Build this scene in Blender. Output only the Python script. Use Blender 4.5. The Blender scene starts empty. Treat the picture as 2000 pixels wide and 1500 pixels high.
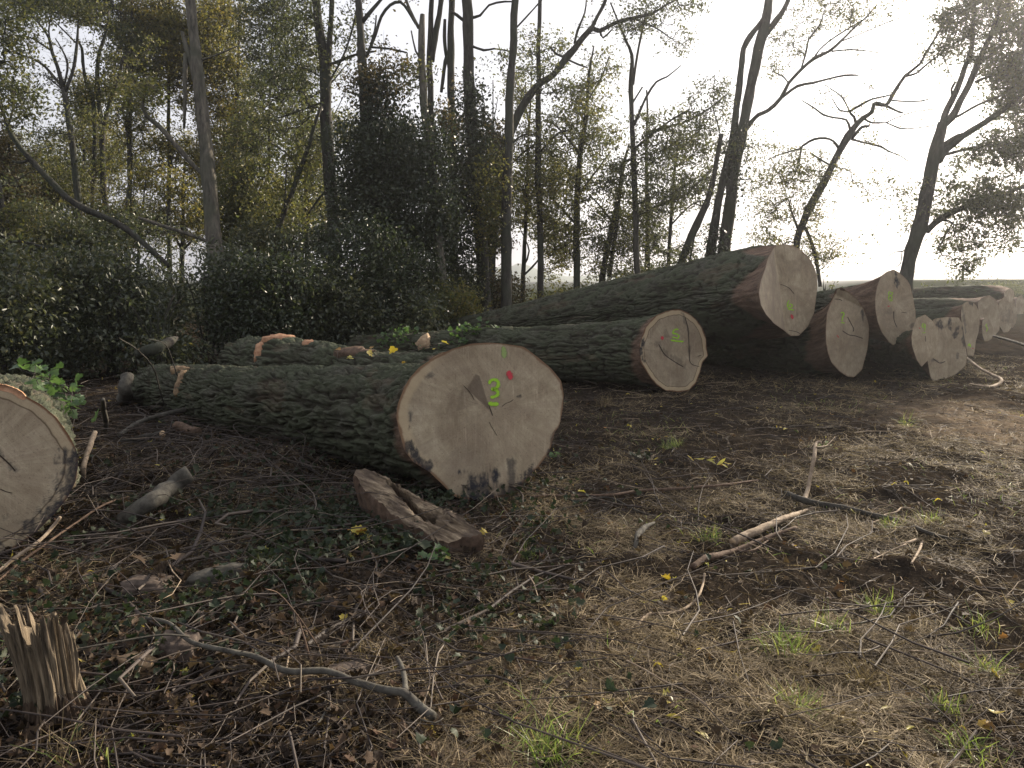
import bpy, math
import numpy as np
from mathutils import Vector

R = np.random.default_rng(7)
SC = bpy.context.scene
COL = SC.collection
F = 1540.0                     # focal length in photo pixels (2000 wide)
TH = math.atan(205.0 / F)      # camera pitch, horizon at photo row 545
CAM = np.array([0.0, 0.0, 1.6])
RT = np.array([1.0, 0, 0])
FW = np.array([0, math.cos(TH), -math.sin(TH)])
UP = np.array([0, math.sin(TH), math.cos(TH)])
SUN_AZ, SUN_EL = math.radians(44), math.radians(24)


# ------------------------------------------------------------------ maths
def ray(px, py):
    px = np.asarray(px, float); py = np.asarray(py, float)
    return RT * ((px - 1000) / F)[..., None] + UP * ((750 - py) / F)[..., None] + FW


def P(px, py, d):
    return CAM + ray(px, py) * np.asarray(d, float)[..., None]


def G(px, py, z=0.0):
    r = ray(px, py)
    t = (z - CAM[2]) / r[..., 2]
    return CAM + r * t[..., None]


def GD(px, py, z=0.0):
    return float((z - 1.6) / ray(px, py)[2])


def unit(v):
    v = np.asarray(v, float)
    return v / np.maximum(np.linalg.norm(v, axis=-1, keepdims=True), 1e-9)


def _h(ix, iy, iz, seed):
    n = (ix.astype(np.uint32) * np.uint32(374761393) + iy.astype(np.uint32) * np.uint32(668265263)
         + iz.astype(np.uint32) * np.uint32(2147483647) + np.uint32((seed * 974711 + 12345) & 0xFFFFFFFF))
    n = (n ^ (n >> np.uint32(13))) * np.uint32(1274126177)
    n = (n ^ (n >> np.uint32(16))) * np.uint32(2246822519)
    n = n ^ (n >> np.uint32(15))
    return n.astype(np.float64) / 2147483648.0 - 1.0


def vn(p, seed=0):
    p = np.asarray(p, float)
    if p.shape[-1] == 2:
        p = np.concatenate([p, np.zeros(p.shape[:-1] + (1,))], -1)
    i = np.floor(p).astype(np.int64)
    f = p - i
    f = f * f * f * (f * (f * 6 - 15) + 10)
    i = i & 0x7FFFFFFF
    x, y, z = i[..., 0], i[..., 1], i[..., 2]
    fx, fy, fz = f[..., 0], f[..., 1], f[..., 2]
    o = 0
    for a in (0, 1):
        for b in (0, 1):
            for c in (0, 1):
                w = (fx if a else 1 - fx) * (fy if b else 1 - fy) * (fz if c else 1 - fz)
                o = o + w * _h(x + a, y + b, z + c, seed)
    return o


def fbm(p, oct=4, seed=0):
    p = np.asarray(p, float)
    o, a = 0, 0.5
    for k in range(oct):
        o = o + a * vn(p * 2.0 ** k + 17.3 * k, seed + k)
        a *= 0.5
    return o


def sstep(a, b, x):
    t = np.clip((np.asarray(x, float) - a) / (b - a), 0, 1)
    return t * t * (3 - 2 * t)


# ------------------------------------------------------------------ terrain
def H(xy):
    xy = np.asarray(xy, float)
    x, y = xy[..., 0], xy[..., 1]
    r = np.hypot(x, y)
    near = 1 - sstep(18, 40, r)
    calm = 1 - .85 * np.exp(-(((x + .2) / .9) ** 2 + ((y - 5.5) / .8) ** 2))
    z = near * calm * (0.055 * fbm(xy * 0.9, 3, 3) + 0.05 * fbm(xy * 3.1, 3, 9) + 0.04 * fbm(xy * 9.0, 3, 21))
    az = np.degrees(np.arctan2(x, np.maximum(y, 1e-3)))
    bank = sstep(30, 62, r) * sstep(19, 26, az) * (1.35 + 0.02 * np.clip(az - 24, 0, 20))
    bank = bank + sstep(62, 160, r) * sstep(19, 27, az) * (0.012 * np.clip(az - 26, 0, 30))
    z = z + bank
    z = z + 0.16 * np.exp(-(((x + 2.6) / 1.3) ** 2 + ((y - 6.2) / 1.8) ** 2)) * (0.6 + fbm(xy * 2.2, 3, 61))
    z = z + 0.05 * near * np.maximum(0, fbm(xy * 1.7 + 5, 3, 66)) * sstep(-1, 1, x)
    return z


# ------------------------------------------------------------------ mesh + object helpers
MATS = {}


def mk(name, V, faces, mat=None, parent=None, origin=None, attrs=None, smooth=True):
    V = np.asarray(V, float).reshape(-1, 3)
    if origin is None:
        origin, q_ = np.zeros(3), parent
        while q_ is not None:
            origin = origin + np.array(q_.location); q_ = q_.parent
    V = V - np.asarray(origin)
    if not isinstance(faces, (list, tuple)):
        faces = [faces]
    me = bpy.data.meshes.new(name)
    idx = np.concatenate([np.asarray(f, np.int32).ravel() for f in faces])
    tot = np.concatenate([np.full(len(f), np.asarray(f).shape[1], np.int32) for f in faces])
    st = np.concatenate([[0], np.cumsum(tot)[:-1]]).astype(np.int32)
    me.vertices.add(len(V)); me.loops.add(len(idx)); me.polygons.add(len(tot))
    me.vertices.foreach_set('co', V.astype(np.float32).ravel())
    me.loops.foreach_set('vertex_index', idx)
    me.polygons.foreach_set('loop_start', st)
    if smooth:
        me.polygons.foreach_set('use_smooth', np.ones(len(tot), bool))
    for k, a in (attrs or {}).items():
        a = np.asarray(a, np.float32)
        if a.ndim == 1:
            at = me.attributes.new(k, 'FLOAT', 'POINT'); at.data.foreach_set('value', a)
        else:
            at = me.attributes.new(k, 'FLOAT_VECTOR', 'POINT'); at.data.foreach_set('vector', a.ravel())
    me.update(calc_edges=True); me.validate()
    o = bpy.data.objects.new(name, me)
    COL.objects.link(o)
    if parent is not None:
        o.parent = parent
    else:
        o.location = origin
    if mat:
        me.materials.append(MATS[mat])
    return o


def thing(name, label, cat, loc=(0, 0, 0), group=None):
    o = bpy.data.objects.new(name, None); COL.objects.link(o)
    o.location = [float(c) for c in loc]
    o.empty_display_size = 0.2
    o['label'] = label; o['category'] = cat
    if group:
        o['group'] = group
    return o


def tag(o, label, cat, group=None):
    o['label'] = label; o['category'] = cat
    if group:
        o['group'] = group
    return o


def frames(D):
    D = unit(D)
    ref = np.where(np.abs(D[..., 2:3]) > 0.9, np.array([1.0, 0, 0]), np.array([0, 0, 1.0]))
    U = unit(np.cross(D, ref))
    return U, np.cross(D, U)


def segs(P0, P1, R0, R1, n=4):
    """separate prisms, all at once"""
    P0 = np.asarray(P0); P1 = np.asarray(P1)
    m = len(P0)
    U, W = frames(P1 - P0)
    a = np.arange(n) * 2 * math.pi / n
    c = np.cos(a)[None, :, None]; s = np.sin(a)[None, :, None]
    ring = U[:, None] * c + W[:, None] * s
    A = P0[:, None] + ring * np.asarray(R0)[:, None, None]
    B = P1[:, None] + ring * np.asarray(R1)[:, None, None]
    V = np.concatenate([A, B], 1).reshape(-1, 3)
    base = (np.arange(m) * 2 * n)[:, None]
    k = np.arange(n)[None]
    k2 = (k + 1) % n
    Q = np.stack([base + k, base + k2, base + n + k2, base + n + k], -1).reshape(-1, 4)
    return V, Q


def tube(pts, rad, n=8, rough=0.0, seed=0, cap=True):
    pts = np.asarray(pts, float); rad = np.asarray(rad, float)
    m = len(pts)
    T = np.gradient(pts, axis=0)
    T = unit(T)
    U = np.zeros_like(pts); W = np.zeros_like(pts)
    u, _ = frames(T[:1]); u = u[0]
    for i in range(m):
        u = unit(u - T[i] * np.dot(u, T[i])); U[i] = u; W[i] = np.cross(T[i], u)
    a = np.arange(n) * 2 * math.pi / n
    ring = U[:, None] * np.cos(a)[None, :, None] + W[:, None] * np.sin(a)[None, :, None]
    rr = rad[:, None] * np.ones((1, n))
    if rough:
        q = pts[:, None] + ring * rad[:, None, None]
        rr = rr * (1 + rough * fbm(q * np.array([9, 9, 3.0]), 3, seed))
    V = (pts[:, None] + ring * rr[..., None]).reshape(-1, 3)
    k = np.arange(n); k2 = (k + 1) % n
    b = (np.arange(m - 1) * n)[:, None]
    Q = np.stack([b + k, b + k2, b + n + k2, b + n + k], -1).reshape(-1, 4)
    if cap:
        V = np.concatenate([V, pts[:1], pts[-1:]])
        c0, c1 = m * n, m * n + 1
        T0 = np.stack([np.full(n, c0), k2, k], -1)
        T1 = np.stack([np.full(n, c1), (m - 1) * n + k, (m - 1) * n + k2], -1)
        return V, Q, np.concatenate([T0, T1])
    return V, Q, np.zeros((0, 3), int)


def join(parts):
    Vs, Qs, Ts, o = [], [], [], 0
    for p in parts:
        V, Q = p[0], p[1]
        Vs.append(V); Qs.append(np.asarray(Q) + o)
        if len(p) > 2 and len(p[2]):
            Ts.append(np.asarray(p[2]) + o)
        o += len(V)
    fs = []
    q = np.concatenate(Qs) if Qs else np.zeros((0, 4), int)
    if len(q):
        fs.append(q)
    if Ts:
        fs.append(np.concatenate(Ts))
    return np.concatenate(Vs), fs


def smooth_line(pts, step):
    """Catmull-Rom through rows of pts (any columns), spacing about step in the first three"""
    pts = np.asarray(pts, float)
    if len(pts) < 2:
        return pts
    e = np.concatenate([[2 * pts[0] - pts[1]], pts, [2 * pts[-1] - pts[-2]]])
    out = []
    for i in range(1, len(e) - 2):
        p0, p1, p2, p3 = e[i - 1], e[i], e[i + 1], e[i + 2]
        n = max(2, int(np.linalg.norm((p2 - p1)[:3]) / step) + 1)
        t = np.linspace(0, 1, n, endpoint=False)[:, None]
        out.append(0.5 * ((2 * p1) + (-p0 + p2) * t + (2 * p0 - 5 * p1 + 4 * p2 - p3) * t ** 2 + (-p0 + 3 * p1 - 3 * p2 + p3) * t ** 3))
    out.append(pts[-1:])
    return np.concatenate(out)


def leaves(pos, size, rng, up=0.5, asp=0.55, droop=0.0, fold=0.25):
    n = len(pos)
    N = unit(rng.normal(size=(n, 3)) + np.array([0, 0, up * 2]))
    D = rng.normal(size=(n, 3)) + np.array([0, 0, -droop * 2])
    D = unit(D - N * np.sum(D * N, 1)[:, None])
    S = np.cross(N, D)
    L = (size * rng.uniform(0.65, 1.25, n))[:, None]
    W = L * asp * 0.5
    b = pos - D * L * 0.5
    t = pos + D * L * 0.5 - N * L * 0.1
    l = pos + S * W + N * W * fold * 2 - D * L * 0.05
    r = pos - S * W + N * W * fold * 2 - D * L * 0.05
    V = np.stack([b, r, t, l], 1).reshape(-1, 3)
    o = (np.arange(n) * 4)[:, None]
    Tq = np.concatenate([o + np.array([0, 1, 2]), o + np.array([0, 2, 3])])
    return V, Tq


LOBE = np.array([[0, -.5], [.16, -.36], [.38, -.3], [.27, -.08], [.46, .1], [.24, .2], [.2, .38], [0, .55],
                 [-.2, .38], [-.24, .2], [-.46, .1], [-.27, -.08], [-.38, -.3], [-.16, -.36]])
IVY = np.array([[0, -.32], [.22, -.42], [.46, -.2], [.3, .02], [.34, .2], [.14, .22], [0, .55], [-.14, .22], [-.34, .2],
                [-.3, .02], [-.46, -.2], [-.22, -.42]])
LANCE = np.array([[0, -.5], [.1, -.25], [.14, 0], [.1, .25], [0, .5], [-.1, .25], [-.14, 0], [-.1, -.25]])


def lobed(pos, size, rng, shape=LOBE, up=1.2, curl=0.25):
    n = len(pos); m = len(shape)
    N = unit(rng.normal(size=(n, 3)) * 0.5 + np.array([0, 0, up]))
    D = rng.normal(size=(n, 3)); D = unit(D - N * np.sum(D * N, 1)[:, None])
    S = np.cross(N, D)
    L = (size * rng.uniform(0.6, 1.3, n))[:, None, None]
    cu = rng.normal(size=(n, 1, 1)) * curl; cv = rng.normal(size=(n, 1, 1)) * curl
    x = shape[None, :, 0:1]; y = shape[None, :, 1:2]
    z = np.abs(x) * (0.35 + cu) + (y * y) * cv * 1.6 + x * y * rng.normal(size=(n, 1, 1)) * 0.4
    Vo = pos[:, None] + L * (S[:, None] * x + D[:, None] * y + N[:, None] * z)
    V = np.concatenate([pos[:, None], Vo], 1).reshape(-1, 3)
    o = (np.arange(n) * (m + 1))[:, None]
    k = np.arange(m); k2 = (k + 1) % m
    T = np.stack([np.broadcast_to(o, (n, m)), o + 1 + k, o + 1 + k2], -1).reshape(-1, 3)
    return V, T


# ------------------------------------------------------------------ materials
def newmat(name):
    m = bpy.data.materials.new(name); m.use_nodes = True
    nt = m.node_tree
    for n in list(nt.nodes):
        nt.nodes.remove(n)
    MATS[name] = m
    return nt


def nd(nt, t, **kw):
    n = nt.nodes.new(t)
    for k, v in kw.items():
        if k.startswith('i_'):
            n.inputs[k[2:].replace('_', ' ')].default_value = v
        else:
            setattr(n, k, v)
    return n


def ramp(nt, stops, fac=None, interp='LINEAR'):
    r = nd(nt, 'ShaderNodeValToRGB')
    r.color_ramp.interpolation = interp
    e = r.color_ramp.elements
    e[0].position, e[0].color = stops[0][0], tuple(stops[0][1]) + (1,)
    e[1].position, e[1].color = stops[-1][0], tuple(stops[-1][1]) + (1,)
    for p, c in stops[1:-1]:
        x = e.new(p); x.color = tuple(c) + (1,)
    if fac is not None:
        nt.links.new(fac, r.inputs[0])
    return r.outputs[0]


def noise(nt, vec, scale, detail=4, rough=0.55, dist=0.0):
    n = nd(nt, 'ShaderNodeTexNoise')
    n.inputs['Scale'].default_value = scale; n.inputs['Detail'].default_value = detail
    n.inputs['Roughness'].default_value = rough; n.inputs['Distortion'].default_value = dist
    if vec is not None:
        nt.links.new(vec, n.inputs['Vector'])
    return n.outputs['Fac']


def mapping(nt, vec, scale):
    n = nd(nt, 'ShaderNodeMapping'); n.inputs['Scale'].default_value = scale
    nt.links.new(vec, n.inputs['Vector'])
    return n.outputs[0]


def mix(nt, fac, a, b, mode='MIX'):
    n = nd(nt, 'ShaderNodeMix', data_type='RGBA', blend_type=mode)
    for s, v in ((n.inputs[0], fac), (n.inputs[6], a), (n.inputs[7], b)):
        if hasattr(v, 'is_linked') or hasattr(v, 'links'):
            nt.links.new(v, s)
        elif isinstance(v, (int, float)):
            s.default_value = v
        else:
            s.default_value = tuple(v) + (1,)
    return n.outputs[2]


def math_(nt, op, a, b=0.0, clamp=False):
    n = nd(nt, 'ShaderNodeMath', operation=op, use_clamp=clamp)
    for s, v in ((n.inputs[0], a), (n.inputs[1], b)):
        if isinstance(v, (int, float)):
            s.default_value = v
        else:
            nt.links.new(v, s)
    return n.outputs[0]


def out_principled(nt, color, rough=0.8, spec=0.3, bump=None, bstr=0.4, bdist=0.01, transl=None, tfac=0.0):
    b = nd(nt, 'ShaderNodeBsdfPrincipled')
    if hasattr(color, 'links'):
        nt.links.new(color, b.inputs['Base Color'])
    else:
        b.inputs['Base Color'].default_value = tuple(color) + (1,)
    if hasattr(rough, 'links'):
        nt.links.new(rough, b.inputs['Roughness'])
    else:
        b.inputs['Roughness'].default_value = rough
    b.inputs['Specular IOR Level'].default_value = spec
    if bump is not None:
        n = nd(nt, 'ShaderNodeBump'); n.inputs['Strength'].default_value = bstr; n.inputs['Distance'].default_value = bdist
        nt.links.new(bump, n.inputs['Height']); nt.links.new(n.outputs[0], b.inputs['Normal'])
    o = nd(nt, 'ShaderNodeOutputMaterial')
    if tfac > 0:
        t = nd(nt, 'ShaderNodeBsdfTranslucent')
        nt.links.new(transl if transl is not None else color, t.inputs['Color'])
        ms = nd(nt, 'ShaderNodeMixShader'); ms.inputs[0].default_value = tfac
        nt.links.new(b.outputs[0], ms.inputs[1]); nt.links.new(t.outputs[0], ms.inputs[2])
        nt.links.new(ms.outputs[0], o.inputs[0])
    else:
        nt.links.new(b.outputs[0], o.inputs[0])
    return b


def leafmat(name, cols, tfac=0.45, rough=0.45, spec=0.4, gain=1.6, patch=0.35, pscale=0.6):
    nt = newmat(name)
    g = nd(nt, 'ShaderNodeNewGeometry')
    pos = nd(nt, 'ShaderNodeNewGeometry').outputs['Position']
    n = noise(nt, pos, pscale, 2)
    f = math_(nt, 'ADD', math_(nt, 'MULTIPLY', g.outputs['Random Per Island'], 1 - patch),
              math_(nt, 'MULTIPLY', math_(nt, 'SUBTRACT', math_(nt, 'MULTIPLY', n, 2.2), 0.6), patch), True)
    k = len(cols)
    c = ramp(nt, [(i / (k - 1), cc) for i, cc in enumerate(cols)], f)
    t = mix(nt, 1.0, c, (gain, gain * 1.04, gain * 0.68), 'MULTIPLY')
    out_principled(nt, c, rough, spec, transl=t, tfac=tfac)


leafmat('leaf_olive', [(.045, .056, .026), (.07, .08, .034), (.098, .10, .04), (.13, .12, .043), (.17, .135, .043)])
leafmat('leaf_yellow', [(.065, .072, .03), (.10, .102, .038), (.14, .128, .043), (.17, .14, .044), (.20, .135, .04)])
leafmat('leaf_grey', [(.045, .055, .035), (.065, .075, .04), (.085, .09, .042), (.12, .11, .045)])
leafmat('leaf_dark', [(.018, .026, .016), (.03, .041, .022), (.042, .054, .028), (.065, .066, .03)], tfac=0.28, rough=0.42, spec=0.45)
leafmat('leaf_shrub', [(.026, .034, .023), (.042, .052, .032), (.064, .074, .042), (.092, .096, .05), (.14, .12, .045)], tfac=0.3, rough=0.42, spec=0.5)
leafmat('leaf_brownish', [(.05, .045, .022), (.085, .068, .03), (.11, .08, .033), (.06, .065, .028)], tfac=0.35)
leafmat('leaf_fresh', [(.045, .085, .03), (.065, .115, .04), (.10, .16, .06)], tfac=0.4, rough=0.4)
leafmat('litter_brown', [(.016, .011, .008), (.028, .019, .013), (.045, .031, .02), (.085, .06, .04), (.06, .03, .018)], tfac=0.2, rough=0.7, spec=.12, patch=0.1)
leafmat('litter_yellow', [(.40, .29, .04), (.52, .42, .07), (.36, .34, .08), (.30, .13, .03)], tfac=0.35, rough=0.5, patch=0.0, gain=1.2)
leafmat('litter_green', [(.014, .022, .013), (.022, .033, .018), (.035, .045, .024), (.04, .04, .025)], tfac=0.2, rough=0.6, spec=0.2, patch=0.2)
leafmat('straw', [(.035, .026, .018), (.06, .044, .029), (.115, .086, .053), (.20, .152, .09), (.36, .285, .175), (.12, .10, .045)], tfac=0.2, rough=0.7, spec=0.15, patch=0.35, pscale=1.3, gain=1.1)
leafmat('grass_green', [(.07, .11, .03), (.12, .17, .045), (.20, .24, .07), (.28, .25, .11)], tfac=0.4, rough=0.42, patch=0.0)
leafmat('twig', [(.02, .014, .012), (.034, .025, .02), (.055, .04, .032), (.10, .08, .06)], tfac=0.0, rough=0.7, patch=0.0)


def m_trunk(name, a, b, green=(.06, .07, .045)):
    nt = newmat(name)
    tc = nd(nt, 'ShaderNodeNewGeometry').outputs['Position']
    v = mapping(nt, tc, (1, 1, 0.22))
    n = noise(nt, v, 14, 5, 0.65)
    n2 = noise(nt, tc, 1.3, 3)
    c = mix(nt, ramp(nt, [(.35, (0, 0, 0)), (.65, (1, 1, 1))], n), a, b)
    c = mix(nt, ramp(nt, [(.45, (0, 0, 0)), (.62, (.7, .7, .7))], n2), c, green)
    out_principled(nt, c, 0.9, 0.15, n, 0.7, 0.03)


m_trunk('trunk_bark', (.026, .023, .02), (.07, .066, .056), (.045, .052, .034))
m_trunk('trunk_pale', (.05, .047, .04), (.17, .15, .12), (.075, .078, .055))
m_trunk('trunk_dark', (.025, .022, .02), (.06, .055, .046), (.045, .05, .035))


def m_logbark():
    nt = newmat('log_bark')
    pos = nd(nt, 'ShaderNodeNewGeometry').outputs['Position']
    uv = nd(nt, 'ShaderNodeAttribute', attribute_name='buv').outputs['Vector']
    st = nd(nt, 'ShaderNodeAttribute', attribute_name='strip').outputs['Fac']
    v1 = mapping(nt, uv, (1.0, 0.33, 1.0))
    n1 = noise(nt, v1, 30, 6, 0.7, 0.4)
    n2 = noise(nt, uv, 2.2, 4, 0.6)
    n3 = noise(nt, uv, 60, 3)
    c = mix(nt, ramp(nt, [(.32, (0, 0, 0)), (.66, (1, 1, 1))], n1), (.032, .029, .022), (.118, .116, .088))
    moss = mix(nt, ramp(nt, [(.34, (0, 0, 0)), (.54, (.9, .9, .9))], n2), c, mix(nt, n1, (.032, .037, .022), (.105, .118, .074)))
    c = mix(nt, ramp(nt, [(.56, (0, 0, 0)), (.68, (.7, .7, .7))], noise(nt, uv, 1.1, 5, 0.65)), moss, (.032, .022, .017))
    w = mapping(nt, uv, (1.0, 0.3, 1.0))
    wn = noise(nt, w, 11, 6, 0.7)
    wood = ramp(nt, [(.3, (.06, .04, .03)), (.48, (.13, .085, .06)), (.66, (.22, .15, .105))], wn)
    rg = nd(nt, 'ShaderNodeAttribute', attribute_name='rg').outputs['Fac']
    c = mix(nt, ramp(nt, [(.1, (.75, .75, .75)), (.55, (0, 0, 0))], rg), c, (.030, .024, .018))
    c = mix(nt, st, c, wood)
    h = math_(nt, 'ADD', n1, math_(nt, 'MULTIPLY', n3, 0.25))
    out_principled(nt, c, 0.9, 0.15, h, 1.0, 0.03)


m_logbark()


def m_cut():
    nt = newmat('cut_wood')
    A = lambda n: nd(nt, 'ShaderNodeAttribute', attribute_name=n)
    uv = A('fuv').outputs['Vector']; s = A('s').outputs['Fac']; stain = A('stain').outputs['Fac']; dark = A('dark').outputs['Fac']
    sep = nd(nt, 'ShaderNodeSeparateXYZ'); nt.links.new(uv, sep.inputs[0])
    x, y = sep.outputs[0], sep.outputs[1]
    ang = math_(nt, 'ARCTAN2', y, x)
    r = nd(nt, 'ShaderNodeVectorMath', operation='LENGTH'); nt.links.new(uv, r.inputs[0]); r = r.outputs['Value']
    n_w = noise(nt, uv, 4.0, 3)
    rd = math_(nt, 'ADD', r, math_(nt, 'MULTIPLY', n_w, 0.06))
    ring = math_(nt, 'SINE', math_(nt, 'MULTIPLY', rd, 420.0))
    ring2 = math_(nt, 'SINE', math_(nt, 'MULTIPLY', rd, 95.0))
    cb = nd(nt, 'ShaderNodeCombineXYZ')
    nt.links.new(math_(nt, 'MULTIPLY', ang, 22.0), cb.inputs[0]); nt.links.new(math_(nt, 'MULTIPLY', r, 5.0), cb.inputs[1])
    rays = noise(nt, cb.outputs[0], 1.0, 5, 0.65)
    rot = nd(nt, 'ShaderNodeMapping'); rot.inputs['Rotation'].default_value = (0, 0, .9); nt.links.new(uv, rot.inputs['Vector']); ruv = rot.outputs[0]
    saw = noise(nt, mapping(nt, ruv, (2.0, 38.0, 1.0)), 1.0, 7, 0.75, 1.2)
    saw2 = noise(nt, mapping(nt, ruv, (75.0, 4.0, 1.0)), 1.0, 3, 0.6)
    blot = noise(nt, uv, 2.6, 7, 0.72, .6)
    fine = noise(nt, uv, 90, 3, 0.7)
    c = ramp(nt, [(.3, (.20, .162, .108)), (.44, (.335, .28, .192)), (.56, (.45, .385, .272)), (.7, (.54, .465, .34))], blot)
    c = mix(nt, ramp(nt, [(.36, (.32, .32, .32)), (.62, (0, 0, 0))], rays), c, (.22, .165, .115))
    c = mix(nt, ramp(nt, [(.60, (0, 0, 0)), (.74, (.2, .2, .2))], rays), c, (.50, .41, .30))
    c = mix(nt, ramp(nt, [(.36, (.34, .34, .34)), (.6, (0, 0, 0))], saw), c, (.23, .18, .128))
    c = mix(nt, ramp(nt, [(.58, (0, 0, 0)), (.72, (.1, .1, .1))], saw2), c, (.48, .40, .31))
    msk = ramp(nt, [(.4, (0, 0, 0)), (.6, (1, 1, 1))], noise(nt, uv, 5.0, 4, .6))
    sc1 = noise(nt, mapping(nt, uv, (55.0, 2.2, 1.0)), 1.0, 8, 0.8, .5)
    c = mix(nt, math_(nt, 'MULTIPLY', msk, ramp(nt, [(.54, (0, 0, 0)), (.66, (.75, .75, .75))], sc1)), c, (.58, .48, .36))
    c = mix(nt, math_(nt, 'MULTIPLY', msk, ramp(nt, [(.32, (.8, .8, .8)), (.44, (0, 0, 0))], sc1)), c, (.17, .125, .085))
    hrt = noise(nt, uv, 1.5, 5, 0.7, 1.0)
    c = mix(nt, ramp(nt, [(.48, (0, 0, 0)), (.66, (.6, .6, .6))], hrt), c, (.21, .17, .125))
    c = mix(nt, math_(nt, 'MULTIPLY', math_(nt, 'ADD', ring, 1.0), 0.09), c, (.2, .14, .1))
    c = mix(nt, math_(nt, 'MULTIPLY', math_(nt, 'ADD', ring2, 1.0), 0.09), c, (.2, .15, .11))
    c = mix(nt, ramp(nt, [(.58, (0, 0, 0)), (.70, (.7, .7, .7))], fine), c, (.13, .09, .065))
    # paler sapwood band, thin dark seam, reddish rim of inner bark
    sj = math_(nt, 'ADD', s, math_(nt, 'MULTIPLY', math_(nt, 'SUBTRACT', noise(nt, uv, 7.0, 4), 0.5), 0.07))
    sap = ramp(nt, [(.86, (0, 0, 0)), (.9, (.75, .75, .75)), (1.0, (.75, .75, .75))], sj)
    c = mix(nt, math_(nt, 'MULTIPLY', sap, A('sap').outputs['Fac']), c, (.46, .365, .235))
    seam = ramp(nt, [(.862, (0, 0, 0)), (.874, (1, 1, 1)), (.888, (0, 0, 0))], sj)
    c = mix(nt, math_(nt, 'MULTIPLY', seam, A('seam').outputs['Fac']), c, (.09, .06, .035))
    rim = ramp(nt, [(.965, (0, 0, 0)), (.985, (1, 1, 1))], sj)
    c = mix(nt, math_(nt, 'MULTIPLY', rim, A('rim').outputs['Fac']), c, (.15, .075, .04))
    dn = ramp(nt, [(.3, (.55, .55, .55)), (.55, (1, 1, 1))], noise(nt, uv, 30, 5, 0.7))
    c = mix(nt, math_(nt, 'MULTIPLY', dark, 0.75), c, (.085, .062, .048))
    c = mix(nt, 1.0, c, (1.06, 1.05, 1.02), 'MULTIPLY')
    sn = math_(nt, 'MULTIPLY', stain, dn)
    c = mix(nt, sn, c, (.026, .027, .032))
    h = math_(nt, 'ADD', math_(nt, 'MULTIPLY', rays, 0.7), math_(nt, 'ADD', math_(nt, 'MULTIPLY', saw, 0.6), math_(nt, 'MULTIPLY', fine, 0.3)))
    out_principled(nt, c, 0.82, 0.2, h, 0.35, 0.008)


m_cut()


def m_plain(name, a, b, scale, stretch=(1, 1, 1), rough=0.85, spec=0.2, bstr=0.5, bd=0.01):
    nt = newmat(name)
    tc = nd(nt, 'ShaderNodeTexCoord').outputs['Object']
    n = noise(nt, mapping(nt, tc, stretch), scale, 5, 0.65)
    c = mix(nt, ramp(nt, [(.32, (0, 0, 0)), (.68, (1, 1, 1))], n), a, b)
    out_principled(nt, c, rough, spec, n, bstr, bd)


def m_paint(name, a, b, scale, **kw):
    nt = newmat(name)
    pos = nd(nt, 'ShaderNodeNewGeometry').outputs['Position']
    n = noise(nt, pos, scale, 4, .7); n2 = noise(nt, pos, 160, 3, .7)
    p = nd(nt, 'ShaderNodeBsdfPrincipled'); nt.links.new(mix(nt, n, a, b), p.inputs['Base Color']); p.inputs['Roughness'].default_value = .85; p.inputs['Specular IOR Level'].default_value = .1
    e = nd(nt, 'ShaderNodeAttribute', attribute_name='e').outputs['Fac']
    f = math_(nt, 'ADD', e, math_(nt, 'MULTIPLY', math_(nt, 'SUBTRACT', n2, .5), 1.5))
    f = ramp(nt, [(.22, (0, 0, 0)), (.5, (.92, .92, .92))], f)
    t = nd(nt, 'ShaderNodeBsdfTransparent'); ms = nd(nt, 'ShaderNodeMixShader'); o = nd(nt, 'ShaderNodeOutputMaterial')
    nt.links.new(f, ms.inputs[0]); nt.links.new(t.outputs[0], ms.inputs[1]); nt.links.new(p.outputs[0], ms.inputs[2]); nt.links.new(ms.outputs[0], o.inputs[0])


m_paint('paint_green', (.28, .50, .05), (.42, .74, .06), 140, rough=0.8, spec=.1)
m_paint('paint_faint', (.27, .36, .13), (.33, .42, .16), 60, rough=0.7)
m_paint('paint_red', (.45, .06, .07), (.72, .07, .1), 140, rough=0.8, spec=.1)
m_plain('crack', (.03, .022, .017), (.07, .05, .036), 40)
m_plain('wood_raw', (.26, .17, .10), (.48, .36, .23), 26, (1, 1, 1))
m_plain('wood_orange', (.27, .13, .07), (.50, .31, .19), 18)
m_plain('wood_rot', (.10, .065, .04), (.38, .27, .16), 16)
m_plain('stump_root', (.022, .016, .012), (.11, .075, .05), 26, (1, 1, .5))
m_plain('stump_fibre', (.035, .028, .021), (.23, .18, .12), 55, (1, 1, .08), bstr=.9)
m_plain('branch_grey', (.038, .034, .029), (.105, .098, .08), 22)
m_plain('branch_dark', (.025, .022, .018), (.06, .055, .045), 30)
m_plain('branch_pale', (.17, .125, .085), (.38, .30, .215), 24)
m_plain('branch_brown', (.06, .04, .028), (.15, .10, .07), 24)
m_plain('stone', (.035, .027, .022), (.13, .10, .08), 14)
m_plain('hill_far', (.09, .12, .08), (.14, .17, .11), 0.02)


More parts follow.
